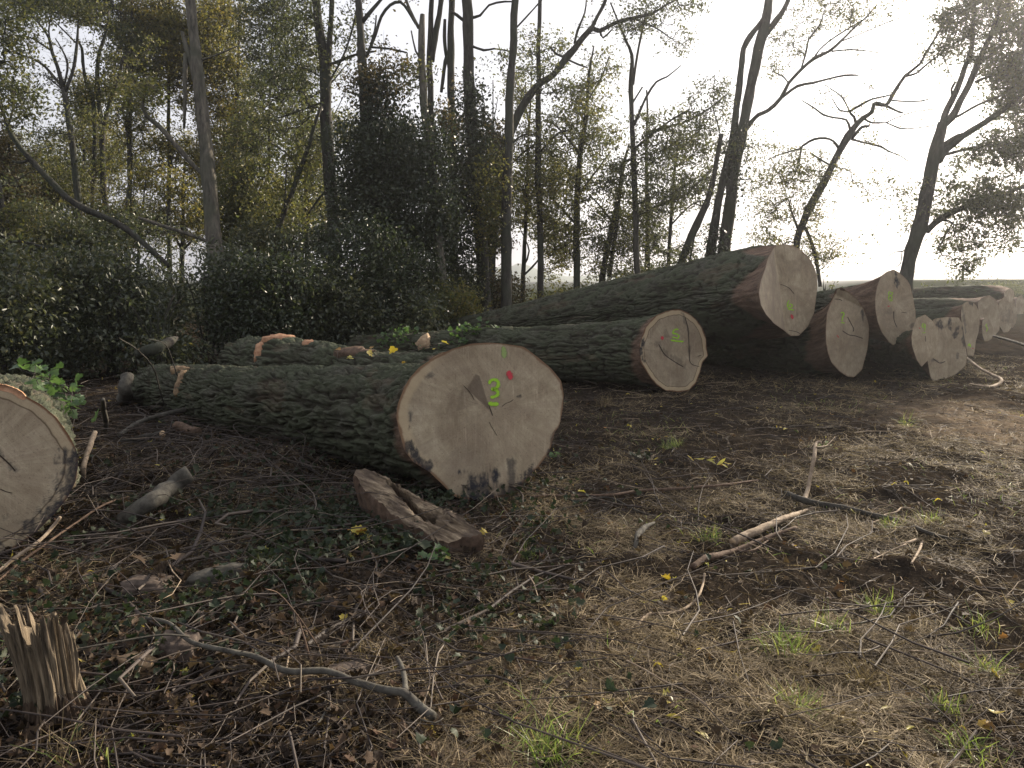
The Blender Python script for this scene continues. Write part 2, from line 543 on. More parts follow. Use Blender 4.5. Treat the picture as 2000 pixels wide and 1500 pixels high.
def m_grain():
    nt = newmat('rot_grain')
    pos = nd(nt, 'ShaderNodeNewGeometry').outputs['Position']
    mp = nd(nt, 'ShaderNodeMapping', vector_type='TEXTURE'); mp.inputs['Rotation'].default_value = (0, .2, -.62); mp.inputs['Scale'].default_value = (8, 1, 1)
    nt.links.new(pos, mp.inputs['Vector'])
    n = noise(nt, mp.outputs[0], 42, 6, .7); n2 = noise(nt, pos, 6, 4, .6)
    c = ramp(nt, [(.3, (.055, .041, .03)), (.5, (.18, .135, .09)), (.68, (.36, .285, .19))], n)
    c = mix(nt, ramp(nt, [(.45, (0, 0, 0)), (.6, (.75, .75, .75))], n2), c, (.075, .055, .042))
    out_principled(nt, c, .85, .2, n, .8, .012)


m_grain()


def m_ground():
    nt = newmat('soil')
    pos = nd(nt, 'ShaderNodeNewGeometry').outputs['Position']
    n1 = noise(nt, pos, 1.4, 6, 0.65)
    n2 = noise(nt, pos, 9, 6, 0.7)
    n3 = noise(nt, pos, 60, 4, 0.7)
    c = ramp(nt, [(.3, (.012, .0095, .008)), (.5, (.02, .016, .0125)), (.7, (.038, .03, .022))], n2)
    c = mix(nt, ramp(nt, [(.46, (0, 0, 0)), (.64, (.4, .4, .4))], n1), c, (.055, .042, .029))
    c = mix(nt, ramp(nt, [(.55, (0, 0, 0)), (.7, (.6, .6, .6))], n3), c, (.075, .058, .04))
    dv = nd(nt, 'ShaderNodeVectorMath', operation='DISTANCE'); nt.links.new(mapping(nt, pos, (1, .55, 0)), dv.inputs[0]); dv.inputs[1].default_value = (5.6, 4.4, 0)
    wv = math_(nt, 'ADD', dv.outputs['Value'], math_(nt, 'MULTIPLY', math_(nt, 'SUBTRACT', n1, .5), 2.2))
    c = mix(nt, ramp(nt, [(.0, (.85, .85, .85)), (.45, (.75, .75, .75)), (.95, (0, 0, 0))], math_(nt, 'MULTIPLY', wv, .6)), c, mix(nt, n2, (.12, .09, .062), (.26, .20, .14)))
    # the meadow beyond the log yard
    ln = nd(nt, 'ShaderNodeVectorMath', operation='LENGTH'); nt.links.new(pos, ln.inputs[0])
    fr = nd(nt, 'ShaderNodeMapRange'); fr.inputs[1].default_value = 30; fr.inputs[2].default_value = 50
    nt.links.new(ln.outputs['Value'], fr.inputs[0])
    fld = mix(nt, noise(nt, pos, 0.5, 5), (.017, .021, .011), (.036, .042, .02))
    c = mix(nt, fr.outputs[0], c, fld)
    h = math_(nt, 'ADD', n2, math_(nt, 'MULTIPLY', n3, 0.35))
    out_principled(nt, c, 1.0, 0.0, h, 0.8, 0.025)


m_ground()

# ------------------------------------------------------------------ ground: one sheet, fine in front, out to the horizon
rr = np.concatenate([[0.02, 0.4, 0.8], np.geomspace(1.2, 30, 420), np.geomspace(31, 1400, 90)])
az = np.concatenate([np.linspace(-180, -46, 60, endpoint=False), np.linspace(-46, 46, 620, endpoint=False), np.linspace(46, 180, 60, endpoint=False)])
A_, R_ = np.meshgrid(np.radians(az), rr)
gx, gy = R_ * np.sin(A_), R_ * np.cos(A_)
gv = np.stack([gx, gy, H(np.stack([gx, gy], -1))], -1).reshape(-1, 3)
na, nr = len(az), len(rr)
i, j = np.meshgrid(np.arange(nr - 1), np.arange(na), indexing='ij')
j2 = (j + 1) % na
gq = np.stack([i * na + j, i * na + j2, (i + 1) * na + j2, (i + 1) * na + j], -1).reshape(-1, 4)[:, ::-1]
go = mk('ground', gv, gq, 'soil'); go['kind'] = 'structure'

# distant wooded hills
hx = np.linspace(-0.2, 0.62, 120)
prof = 9 + 6 * vn(np.stack([hx * 14, hx * 0], -1), 5) + 2.0 * fbm(np.stack([hx * 70, hx * 0 + 3], -1), 3, 8)
rows = []
for q, (dd, hh) in enumerate(((500, 0.0), (525, 0.75), (550, 1.0), (640, 0.9), (720, 0.0))):
    rows.append(np.stack([hx * dd, np.full_like(hx, dd), np.maximum(prof, 2) * hh * .8 + (0 if hh else -1)], -1))
hv = np.concatenate(rows); m_ = len(hx)
hq = np.concatenate([np.stack([k * m_ + np.arange(m_ - 1), k * m_ + np.arange(1, m_), (k + 1) * m_ + np.arange(1, m_), (k + 1) * m_ + np.arange(m_ - 1)], -1) for k in range(4)])
mk('hills', hv, hq, 'hill_far')['kind'] = 'structure'


# ------------------------------------------------------------------ logs
def resample(poly, n):
    poly = np.asarray(poly, float)
    c = np.concatenate([poly, poly[:1]])
    d = np.concatenate([[0], np.cumsum(np.linalg.norm(np.diff(c, axis=0), axis=1))])
    t = np.linspace(0, d[-1], n, endpoint=False)
    o = np.stack([np.interp(t, d, c[:, k]) for k in (0, 1)], -1)
    # light rounding of the corners
    for _ in range(max(1, n // 120)):
        o = 0.25 * np.roll(o, 1, 0) + 0.5 * o + 0.25 * np.roll(o, -1, 0)
    return o


def pdist(p, line):
    """distance of points p (n,2) to a polyline"""
    best = np.full(len(p), 1e9)
    for a, b in zip(line[:-1], line[1:]):
        a = np.array(a, float); b = np.array(b, float)
        ab = b - a
        t = np.clip(((p - a) @ ab) / (ab @ ab), 0, 1)
        best = np.minimum(best, np.linalg.norm(p - a - t[:, None] * ab, axis=1))
    return best


def inpoly(p, poly):
    poly = np.asarray(poly, float); r = np.zeros(len(p), bool); j = len(poly) - 1
    for i in range(len(poly)):
        xi, yi = poly[i]; xj, yj = poly[j]
        c = ((yi > p[:, 1]) != (yj > p[:, 1])) & (p[:, 0] < (xj - xi) * (p[:, 1] - yi) / (yj - yi + 1e-12) + xi)
        r ^= c; j = i
    return r


class Log:
    def __init__(self, label, outline, depth, nrm, far, n=160, step=0.03, amp=0.014, flare=0.35, rb=0.9, strip=0.2, saprange=None, drop=0.0,
                 pith=None, crease=None, stains=(), wedges=(), sap=0.0, seam=0.0, rim=1.0, group='felled oak logs in the long row',
                 bend=(0, 0, 0), lump=0.04, name='oak_log', cat='log', bark='log_bark', rings=40, striptop=0.3, face=True, sag=True):
        self.n_ = unit(np.array(nrm, float))
        out = resample(outline, n)
        c = out.mean(0)
        self.C = P(c[0], c[1], depth)
        self.pl = [(self.C, self.n_)]
        self.crease = None
        if crease:
            (a, b, ang, side) = crease
            A3, B3 = self.unp(np.array([a, b], float))
            ax = unit(B3 - A3)
            th = math.radians(ang)
            n2 = self.n_ * math.cos(th) + np.cross(ax, self.n_) * math.sin(th)
            self.crease = (np.array(a, float), np.array(b, float), side)
            self.pl.append((A3, n2))
        p3 = self.unp(out)
        far3 = P(far[0], far[1], far[2])
        Lv = far3 - self.C
        L = np.linalg.norm(Lv); a = Lv / L
        base = np.array([self.C[0], self.C[1], 0.0])
        self.root = thing(name, label, cat, base, group)
        seed = int(abs(outline[0][0]) * 3 + abs(outline[0][1]))
        rel = p3 - self.C
        axk = rel @ a
        perp = rel - axk[:, None] * a
        rk = np.linalg.norm(perp, axis=1); e = perp / rk[:, None]
        rm = rk.mean(); rb = rm * rb
        t = np.concatenate([[0, .006, .014, .025], np.arange(0.045, L, step), [L]])
        nt_ = len(t)
        T = t[:, None]
        s = T / L
        rbody = rb + (far[3] - rb) * s ** 0.9
        ex = np.exp(-T / flare)
        pts0 = self.C + a * T[..., None] + e[None] * rbody[..., None]
        lm = 1 + lump * fbm(pts0 * 1.1, 2, seed) * 2 * (1 - ex)
        q = rbody * lm + (rk - rb)[None] * ex
        sh = np.exp(-T / max(0.7, 1.6 * np.abs(axk).max()))
        th = np.arctan2(e @ np.cross(a, unit(np.cross(a, [0, 0, 1.0]))), e @ unit(np.cross(a, [0, 0, 1.0])))
        bu = np.broadcast_to(np.unwrap(th)[None] * rm, (nt_, n)); bt = np.broadcast_to(T, (nt_, n))
        cs = np.stack([np.cos(th), np.sin(th)], -1) * rm
        q3 = np.concatenate([np.broadcast_to(cs[None], (nt_, n, 2)), np.broadcast_to(T[..., None], (nt_, n, 1))], -1)
        w = q3 * np.array([1, 1, 0.26]) + 0.07 * np.stack([vn(q3 * 5, seed), vn(q3 * 3 + 9, seed + 1), vn(q3 * 3 + 5, seed + 2)], -1)
        n1_ = np.abs(vn(w * 12.5, seed + 3)); n2_ = np.abs(vn(w * 25, seed + 4))
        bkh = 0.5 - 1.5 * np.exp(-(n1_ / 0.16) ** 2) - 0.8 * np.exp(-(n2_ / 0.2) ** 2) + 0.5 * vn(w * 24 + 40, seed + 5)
        stn = fbm(q3 * np.array([3.2, 3.2, 1.2]), 4, seed + 6)
        updot = (e @ np.array([0, 0, 1.0]))[None]
        slen = strip * (1 + 1.5 * fbm(np.stack([cs[:, 0], cs[:, 1], cs[:, 0] * 0], -1) * 2.2, 3, seed + 8))[None] + 0.25 * stn * strip
        st = 1 - sstep(-0.06, 0.06, T - slen) if strip > 0 else np.zeros((nt_, n))
        st = np.maximum(st, sstep(0.30, 0.36, stn) * 0.8 * striptop)
        fade = np.clip(T / 0.05, 0, 1)
        amp = amp * 1.45
        d = (bkh * amp + fbm(q3 * np.array([40, 40, 25.0]), 2, seed + 9) * amp * 0.5) * fade
        d = d * (1 - 0.75 * st) - st * 0.012 * fade
        bd = np.array(bend, float) * (np.sin(s * math.pi))[..., None] + np.array([0, 0, -1.0]) * (drop * (rm - rb) * (1 - ex) * (1 - s))[..., None]
        V = self.C + a * (T + axk[None] * sh)[..., None] + e[None] * (q + d)[..., None] + bd
        V = V.reshape(-1, 3)
        self.V = V.reshape(nt_, n, 3); self.e = e; self.t = t
        k = np.arange(n); k2 = (k + 1) % n
        b = (np.arange(nt_ - 1) * n)[:, None]
        Q = np.stack([b + k, b + k2, b + n + k2, b + n + k], -1).reshape(-1, 4)
        V = np.concatenate([V, [self.V[-1].mean(0)]])
        Tq = np.stack([np.full(n, nt_ * n), (nt_ - 1) * n + k, (nt_ - 1) * n + k2], -1)
        buv = np.stack([bu, bt, bu * 0], -1).reshape(-1, 3)
        buv = np.concatenate([buv, buv[-1:]])
        stv = np.concatenate([np.broadcast_to(st, (nt_, n)).ravel(), [1.0]])
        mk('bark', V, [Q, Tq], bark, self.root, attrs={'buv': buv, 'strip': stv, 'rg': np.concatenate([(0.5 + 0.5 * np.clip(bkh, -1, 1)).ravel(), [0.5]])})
        if not face:
            return
        pc = np.array(pith if pith else c, float)
        sr = np.concatenate([[0.001], np.linspace(0.02, 1, rings)])
        fp = pc[None, None] + (out - pc)[None] * sr[:, None, None]
        fpl = fp.reshape(-1, 2)
        f3 = self.unp(fpl)
        f3 = f3 + self.n_ * (0.004 * fbm(f3 * 9, 3, seed))[:, None] * np.repeat(1 - sr ** 8, n)[:, None]
        pith3 = self.unp(pc[None])[0]
        ux = unit(np.cross([0, 0, 1.0], self.n_)); uy = np.cross(self.n_, ux)
        fuv = np.stack([(f3 - pith3) @ ux, (f3 - pith3) @ uy, np.full(len(f3), seed * 0.37)], -1)
        stv = np.zeros(len(fpl)); dk = np.zeros(len(fpl))
        nz = fbm(fuv * 14, 4, seed + 11)
        for (line, wd, am) in stains:
            dd = pdist(fpl, line) + nz * wd * 1.3 + wd * .9 * fbm(np.stack([fpl[:, 0] * .28, fpl[:, 1] * .045], -1), 3, seed + 21)
            stv = np.maximum(stv, am * (1 - sstep(wd * 0.2, wd, dd)))
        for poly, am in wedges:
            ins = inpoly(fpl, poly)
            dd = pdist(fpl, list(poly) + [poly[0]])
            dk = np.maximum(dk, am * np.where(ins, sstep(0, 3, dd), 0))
        sv = np.repeat(sr, n)
        b = (np.arange(len(sr) - 1) * n)[:, None]
        Q = np.stack([b + k, b + n + k, b + n + k2, b + k2], -1).reshape(-1, 4)[:, ::-1]
        one = np.ones(len(fpl))
        if saprange:
            sap = sap * (1 - sstep(saprange[0], saprange[1], fpl[:, 0]))
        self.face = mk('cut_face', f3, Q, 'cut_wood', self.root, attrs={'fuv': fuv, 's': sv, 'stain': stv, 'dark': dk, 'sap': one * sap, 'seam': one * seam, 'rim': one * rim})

    def unp(self, p):
        r = ray(p[:, 0], p[:, 1])
        def hit(c, n):
            t = ((c - CAM) @ n) / (r @ n)
            return CAM + r * t[:, None]
        o = hit(*self.pl[0])
        if len(self.pl) > 1:
            a, b, side = self.crease
            cr = (b[0] - a[0]) * (p[:, 1] - a[1]) - (b[1] - a[1]) * (p[:, 0] - a[0])
            o2 = hit(*self.pl[1])
            o = np.where((cr * side > 0)[:, None], o2, o)
        return o

    def stroke(self, name, pts, w, mat, lift=0.006, label=None, smooth=True, parent=None):
        pts = np.asarray(pts, float)
        if smooth and len(pts) > 2:
            pts = smooth_line(pts, 1.5)
        else:
            n = max(2, int(np.linalg.norm(pts[-1] - pts[0]) / 2))
            if len(pts) == 2:
                pts = pts[0] + (pts[1] - pts[0]) * np.linspace(0, 1, n)[:, None]
        d = unit(np.gradient(pts, axis=0)); nn = np.stack([-d[:, 1], d[:, 0]], -1)
        m = len(pts)
        ww = w * 0.62 * (1 + 0.22 * fbm(pts * 0.3, 2, 4))
        tt = np.linspace(0, 1, m)
        endr = np.sqrt(np.clip(1 - np.clip(1 - np.minimum(tt, 1 - tt) * m * (4 if name == 'paint_mark' else 1.5) / max(w, 1), 0, 1) ** 2, 0.3 if name == 'paint_mark' else 0.08, 1))
        ww = ww * endr
        if mat.startswith('paint'):
            ww = ww * 1.45
            ext = np.array([-1, -.5, 0, .5, 1.0])
            v = np.concatenate([pts + nn * (ww * q)[:, None] for q in ext])
            p3 = self.unp(v) + self.n_ * lift
            k = np.arange(m - 1)
            Q = np.concatenate([np.stack([q * m + k, q * m + k + 1, (q + 1) * m + k + 1, (q + 1) * m + k], -1) for q in range(4)])
            ed = np.concatenate([np.full(m, 1 - abs(q)) for q in ext]) * np.tile(np.clip(np.minimum(tt, 1 - tt) * m * 2.5 / max(w, 1) + .6, 0, 1), 5)
            ob = mk(name, p3, Q, mat, parent or self.face, attrs={'e': ed})
            if label:
                ob['label'] = label
            return ob
        v = np.concatenate([pts + nn * ww[:, None], pts - nn * ww[:, None]])
        p3 = self.unp(v) + self.n_ * lift
        k = np.arange(m - 1)
        Q = np.stack([k, k + 1, m + k + 1, m + k], -1)
        # a thin skin with thickness: front and back sheets joined
        back = p3 - self.n_ * (lift + 0.01)
        V = np.concatenate([p3, back]); o = 2 * m
        E = np.concatenate([np.stack([k, o + k, o + k + 1, k + 1], -1), np.stack([m + k, m + k + 1, o + m + k + 1, o + m + k], -1)])
        ob = mk(name, V, np.concatenate([Q[:, ::-1], E]), mat, parent or self.face)
        if label:
            ob['label'] = label
        return ob


N1 = (0.5, -0.866, 0.0)

# number 3, the big one in front
o3 = [(956, 669), (980, 671), (1002, 674), (1023, 677), (1052, 699), (1076, 719), (1096, 743), (1101, 770), (1099, 798), (1093, 830), (1083, 846),
      (1074, 880), (1052, 911), (1033, 930), (1011, 954), (990, 969), (951, 976), (913, 976), (889, 971), (865, 947), (838, 921), (807, 902), (790, 880),
      (780, 844), (774, 815), (777, 789), (786, 765), (798, 741), (819, 717), (848, 698), (884, 681), (922, 671)]
L3 = Log('largest oak log with green number 3 and rotten stump under its cut end', o3, GD(940, 976) - 0.1, (0.30, -0.95, 0.06), (300, 757, 10.4, 0.30),
         n=300, step=0.022, amp=0.02, flare=0.30, rb=0.80, drop=.8, strip=0.12, pith=(963, 800), rings=70, sap=0.9, saprange=(800, 890), rim=0.8, lump=0.07,
         stains=[([(915, 975), (940, 945), (962, 985)], 34, 1.0), ([(960, 985), (965, 925)], 14, 1.0), ([(940, 980), (925, 935)], 16, .9), ([(1000, 965), (1000, 905)], 10, .7),
                 ([(1040, 930), (1000, 968)], 20, .95), ([(1090, 845), (1075, 885)], 8, .8), ([(835, 915), (812, 885), (800, 872)], 12, .95), ([(800, 835), (800, 810)], 6, .8),
                 ([(832, 735), (846, 735)], 8, .6), ([(1010, 775), (1015, 773)], 4, .9)],
         wedges=[([(928, 729), (938, 733), (962, 812), (945, 793), (910, 760)], 0.9), ([(910, 752), (926, 770), (935, 790), (890, 805), (895, 770)], 0.35)],
         group=None)
L3.stroke('painted_number', [(954, 750), (960, 742), (970, 743), (973, 750), (969, 758), (961, 760), (970, 762), (972, 770), (966, 774), (957, 776)], 5.5, 'paint_green', label='green spray painted number 3')
L3.stroke('painted_underline', [(953, 787), (962, 789), (974, 789)], 6.5, 'paint_green')
L3.stroke('paint_mark', [(992, 724), (998, 741)], 9, 'paint_red', label='red paint mark', smooth=False)
L3.stroke('paint_smear', [(983, 676), (985, 700)], 9, 'paint_faint', lift=0.003, smooth=False)
for pts, w in (([(955, 824), (961, 835), (971, 851)], .7), ([(905, 753), (914, 762), (921, 771), (926, 781)], .8), ([(980, 794), (988, 788), (996, 785), (1003, 780)], .8), ([(962, 812), (959, 803), (955, 792)], 1.3)):
    L3.stroke('crack', pts, w, 'crack', 0.002)

# number 5
o5 = [(1327, 604), (1344, 611), (1359, 623), (1371, 639), (1379, 660), (1380, 680), (1383, 695), (1372, 708), (1367, 728), (1359, 749), (1345, 763), (1327, 766), (1300, 763),
      (1284, 753), (1272, 740), (1260, 721), (1251, 708), (1249, 689), (1249, 671), (1255, 655), (1260, 640), (1271, 627), (1281, 616), (1300, 608), (1313, 605)]
L5 = Log('long mossy log marked with green 5, a pale branch stub on its side', o5, GD(1320, 768), (0.42, -0.9, 0.02), (700, 692, 14.6, 0.34), n=240, step=0.028, amp=0.018,
         flare=0.28, rb=0.86, strip=0.16, pith=(1318, 690), sap=1.0, seam=1.0, rim=1.0, rings=44, group=None,
         stains=[([(1255, 662), (1252, 690), (1256, 705)], 5, 1), ([(1285, 672), (1298, 690), (1320, 700), (1335, 715)], 7, .35), ([(1334, 612), (1345, 650), (1347, 700)], 3, .5)],
         wedges=[([(1296, 642), (1303, 640), (1309, 655), (1312, 662), (1295, 660)], .5)])
L5.stroke('painted_number', [(1325, 644), (1320, 643), (1315, 646), (1314, 651), (1320, 652), (1325, 655), (1324, 660), (1319, 660), (1312, 658)], 2.4, 'paint_green', label='green spray painted number 5')
L5.stroke('painted_underline', [(1309, 664), (1320, 666), (1335, 667)], 2.6, 'paint_green')
L5.stroke('paint_mark', [(1290, 660), (1296, 660)], 7.5, 'paint_red', label='red paint dot', smooth=False)
for pts, w in (([(1286, 672), (1298, 692), (1315, 705), (1335, 717)], 1.3), ([(1338, 620), (1344, 645), (1346, 690), (1347, 705)], 1.2), ([(1346, 704), (1352, 712), (1366, 716)], 1.0), ([(1362, 696), (1370, 694)], 1.2)):
    L5.stroke('crack', pts, w, 'crack', 0.002)

# number 6, lifted on its neighbours
o6 = [(1512, 482), (1524, 477), (1548, 479), (1564, 488), (1580, 503), (1590, 520), (1596, 540), (1596, 560), (1593, 590), (1590, 612), (1578, 638), (1560, 656), (1544, 656), (1532, 646),
      (1512, 632), (1496, 614), (1486, 596), (1482, 572), (1486, 548), (1494, 526), (1500, 504)]
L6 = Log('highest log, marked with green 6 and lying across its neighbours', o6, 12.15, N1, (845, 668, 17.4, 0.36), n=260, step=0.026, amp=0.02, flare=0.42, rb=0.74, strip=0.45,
         pith=(1545, 575), crease=((1511, 480), (1536, 652), -36, 1), wedges=[([(1470, 470), (1511, 476), (1538, 660), (1470, 660)], .6)], rim=0.35, rings=44, group=None)  # wedge paints the left facet's shade into its colour, as turned from the sun
L6.stroke('painted_number', [(1541, 586), (1538, 592), (1538, 599), (1543, 601), (1547, 597), (1544, 594), (1539, 597)], 1.8, 'paint_green', label='green spray painted number 6')
L6.stroke('painted_underline', [(1537, 603), (1551, 606)], 2.0, 'paint_green', smooth=False)
L6.stroke('paint_mark', [(1545, 614), (1548, 623)], 4, 'paint_red', label='red paint mark', smooth=False)
for pts, w in (([(1524, 555), (1540, 562), (1551, 574)], 0.9), ([(1540, 645), (1555, 648), (1563, 652)], 0.8)):
    L6.stroke('crack', pts, w, 'crack', 0.002)

# number 7
o7 = [(1632, 564), (1644, 562), (1660, 572), (1674, 584), (1686, 601), (1694, 622), (1698, 640), (1697, 660), (1694, 684), (1688, 706), (1684, 722), (1668, 737), (1654, 735), (1638, 724),
      (1624, 708), (1617, 690), (1613, 668), (1613, 640), (1615, 612), (1622, 592), (1630, 576)]
L7 = Log('log marked with green 7, its cut end touching the ground', o7, 12.45, N1, (1190, 690, 18.5, 0.38), n=200, step=0.04, amp=0.02, flare=0.25, rb=0.86, drop=1.5, strip=0.3,
         pith=(1658, 655), crease=((1628, 573), (1688, 603), 35, -1), rim=0.5, rings=40, group=None, stains=[([(1684, 610), (1684, 628)], 4, .8)])
L7.stroke('painted_number', [(1641, 612), (1645, 610), (1648, 613), (1645, 620), (1644, 628)], 1.6, 'paint_green', label='green spray painted number 7')
L7.stroke('painted_underline', [(1641, 630), (1650, 631)], 1.6, 'paint_green', smooth=False)
L7.stroke('number_crossbar', [(1642, 619), (1649, 618)], 1.3, 'paint_green', smooth=False)
L7.stroke('paint_mark', [(1634, 655), (1638, 659)], 4, 'paint_red', label='red paint dot', smooth=False)
for pts, w in (([(1655, 619), (1662, 632), (1667, 642), (1666, 648)], 1.2), ([(1645, 646), (1658, 654), (1670, 656), (1685, 661)], 1.2), ([(1630, 584), (1640, 585), (1645, 588)], 1.2)):
    L7.stroke('crack', pts, w, 'crack', 0.002)

# number 8
o8 = [(1721, 539), (1732, 531), (1745, 526), (1754, 531), (1764, 539), (1772, 547), (1778, 557), (1783, 579), (1788, 607), (1789, 631), (1785, 649), (1767, 662), (1745, 675), (1736, 668),
      (1722, 649), (1714, 628), (1710, 607), (1709, 585), (1713, 560)]
L8 = Log('second highest log, faint green 8 on a notched cut end', o8, 12.7, N1, (1330, 640, 18, 0.34), n=180, step=0.045, amp=0.02, flare=0.5, rb=0.84, strip=0.7, pith=(1752, 600),
         crease=((1757, 528), (1740, 676), 24, -1), rim=0.3, rings=36, group=None, stains=[([(1748, 530), (1752, 545), (1751, 560)], 6, 1.0), ([(1734, 608), (1745, 612)], 9, .25), ([(1781, 640), (1786, 632)], 5, .6)])
L8.stroke('painted_number', [(1741, 572), (1736, 570), (1735, 575), (1741, 579), (1741, 584), (1736, 585), (1735, 580), (1741, 576), (1743, 570)], 1.3, 'paint_green', label='green spray painted number 8')
L8.stroke('painted_underline', [(1736, 588), (1744, 587)], 1.3, 'paint_green', smooth=False)
L8.stroke('paint_mark', [(1733, 598), (1737, 598)], 4, 'paint_red', label='red paint dot', smooth=False)
for pts, w in (([(1745, 608), (1746, 625), (1752, 640)], 1.2), ([(1760, 610), (1771, 611)], 0.9)):
    L8.stroke('crack', pts, w, 'crack', 0.002)

# the rest of the row
o9 = [(1790, 621), (1807, 614), (1823, 628), (1833, 645), (1834, 666), (1826, 685), (1812, 704), (1800, 717), (1790, 702), (1781, 675), (1780, 657), (1784, 638)]
L9 = Log('narrow log with green 9 wedged beside the notched log', o9, 12.1, N1, (1640, 672, 17, 0.24), n=140, step=0.05, flare=0.15, rb=.7, drop=1.0, strip=0.2, rim=0.3, rings=30, pith=(1806, 662))
L9.stroke('painted_number', [(1805, 632), (1801, 633), (1801, 638), (1804, 639), (1806, 633), (1806, 642), (1805, 646)], 1.4, 'paint_green', label='green spray painted number 9')
L9.stroke('painted_underline', [(1800, 650), (1808, 650)], 1.3, 'paint_green', smooth=False)
L9.stroke('paint_mark', [(1794, 640), (1797, 642)], 3.6, 'paint_red', label='red paint dot', smooth=False)
L9.stroke('crack', [(1807, 656), (1808, 668)], 1.0, 'crack', 0.002)
o10 = [(1815, 632), (1826, 622), (1851, 619), (1873, 620), (1881, 636), (1884, 666), (1889, 697), (1886, 714), (1868, 730), (1842, 742), (1825, 752), (1817, 735), (1812, 709), (1809, 670)]
L10 = Log('wide ragged butt log on the ground with dark rot streaks in its end', o10, 12.6, N1, (1640, 676, 18.5, 0.36), n=180, step=0.05, rb=.72, drop=1.2, flare=0.2, strip=0.25, rim=0.2, rings=36, pith=(1850, 680),
          crease=((1862, 615), (1850, 745), 30, -1),
          stains=[([(1870, 638), (1866, 655)], 6, .9), ([(1880, 640), (1885, 675)], 4, .8), ([(1827, 626), (1838, 640)], 6, .9), ([(1856, 624), (1854, 640)], 4, .9), ([(1822, 702), (1838, 708)], 3, .6), ([(1870, 690), (1868, 705)], 3, .6)])
L10.stroke('crack', [(1822, 700), (1835, 709), (1846, 706)], 1.3, 'crack', 0.003)
o11 = [(1878, 596), (1884, 591), (1892, 588), (1902, 592), (1908, 598), (1913, 614), (1913, 632), (1911, 649), (1906, 666), (1904, 684), (1901, 697), (1890, 694), (1885, 666), (1879, 640), (1877, 615)]
L11 = Log('log with a knot hole at the top rim of its cut end', o11, GD(1899, 699), N1, (1500, 640, 22, 0.4), n=140, step=0.06, flare=0.4, strip=0.5, rim=0.2, rings=30, pith=(1895, 640),
          stains=[([(1893, 591), (1896, 594)], 5, 1.0), ([(1880, 600), (1886, 650)], 3, .5)])
L11.stroke('paint_scrawl', [(1890, 676), (1893, 672), (1895, 678)], 2.5, 'paint_green')
L11.stroke('paint_mark', [(1898, 680), (1901, 681)], 3, 'paint_red', smooth=False)
o12 = [(1919, 624), (1926, 618), (1932, 626), (1939, 638), (1940, 650), (1938, 661), (1930, 666), (1923, 667), (1919, 654), (1918, 640)]
L12 = Log('smallest log in the row, poking forward of the round pale log', o12, GD(1925, 668), N1, (1640, 632, 25, 0.25), n=90, step=0.08, strip=0.4, rim=0.3, rings=18)
L12.stroke('paint_scrawl', [(1928, 632), (1925, 636), (1928, 641), (1926, 648)], 1.4, 'paint_green')
o13 = [(1910, 590), (1916, 583), (1932, 576), (1944, 584), (1951, 597), (1954, 621), (1952, 645), (1942, 657), (1928, 655), (1918, 640), (1911, 615)]
Log('round pale log behind the smallest log, its top rim stripped', o13, GD(1940, 658), N1, (1560, 606, 30, 0.42), n=120, step=0.08, strip=0.8, rim=0.3, rings=26)
o14 = [(1951, 591), (1957, 583), (1963, 579), (1972, 593), (1980, 612), (1978, 635), (1970, 648), (1960, 650), (1953, 638), (1950, 615)]
Log('log with a dark round heart stain, next to the round pale log', o14, GD(1962, 651), N1, (1660, 604, 33, 0.35), n=110, step=0.09, strip=0.5, rim=0.3, rings=24, stains=[([(1965, 616), (1966, 620)], 14, .35)])
o15 = [(1966, 590), (1970, 578), (1981, 588), (1986, 614), (1984, 630), (1978, 640), (1970, 640), (1964, 615)]
Log('slim log just behind the heart stained log', o15, GD(1976, 642), N1, (1720, 598, 36, 0.3), n=90, step=0.1, strip=0.4, rim=0.3, rings=18)
o16 = [(1984, 592), (1988, 579), (1996, 576), (2002, 588), (2001, 607), (1994, 620), (1988, 623), (1983, 610)]
Log('last log of the row at the far edge of the yard', o16, GD(1990, 624), N1, (1800, 590, 42, 0.35), n=90, step=0.1, strip=0.4, rim=0.3, rings=18)
o17 = [(1961, 572), (1966, 566), (1974, 563), (1980, 568), (1982, 580), (1977, 590), (1968, 592), (1962, 584)]
Log('long dark log laid on top of the far end of the row', o17, 24.5, (0.7, -0.7, 0), (1700, 578, 29, 0.25), n=90, step=0.09, strip=0.7, rim=0.3, rings=18)

# left edge log
oA = [(0, 752), (40, 768), (80, 790), (110, 815), (135, 850), (150, 880), (153, 905), (148, 940), (130, 975), (105, 1005), (70, 1040), (30, 1070), (0, 1085), (-50, 1098), (-110, 1094), (-180, 1064),
      (-240, 1004), (-266, 930), (-256, 860), (-204, 792), (-124, 750), (-50, 741)]
LA = Log('cut log at the picture edge with ivy leaves on its bark', oA, GD(-20, 1095), (0.18, -0.98, 0.05), (45, 812, 8.2, 0.40), n=280, step=0.022, amp=0.026, flare=0.5, rb=0.99, strip=0.03,
         pith=(-60, 915), sap=0.6, seam=1.0, rim=1.0, rings=60, group=None,
         stains=[([(148, 900), (140, 960), (105, 1010), (50, 1055), (0, 1088), (-60, 1100)], 38, .95), ([(-5, 880), (30, 918)], 6, .6)])
LA.stroke('orange_patch', [(-30, 752), (5, 757), (28, 764), (50, 779)], 10, 'wood_orange', lift=0.003, label='orange strip along the top rim of the cut end')  # orange strip laid along the upper rim of the face
LA.stroke('crack', [(-30, 870), (0, 890), (20, 908), (30, 920)], 2.2, 'crack', 0.003)
LA.stroke('crack', [(0, 955), (12, 960), (24, 963)], 1.2, 'crack', 0.003)

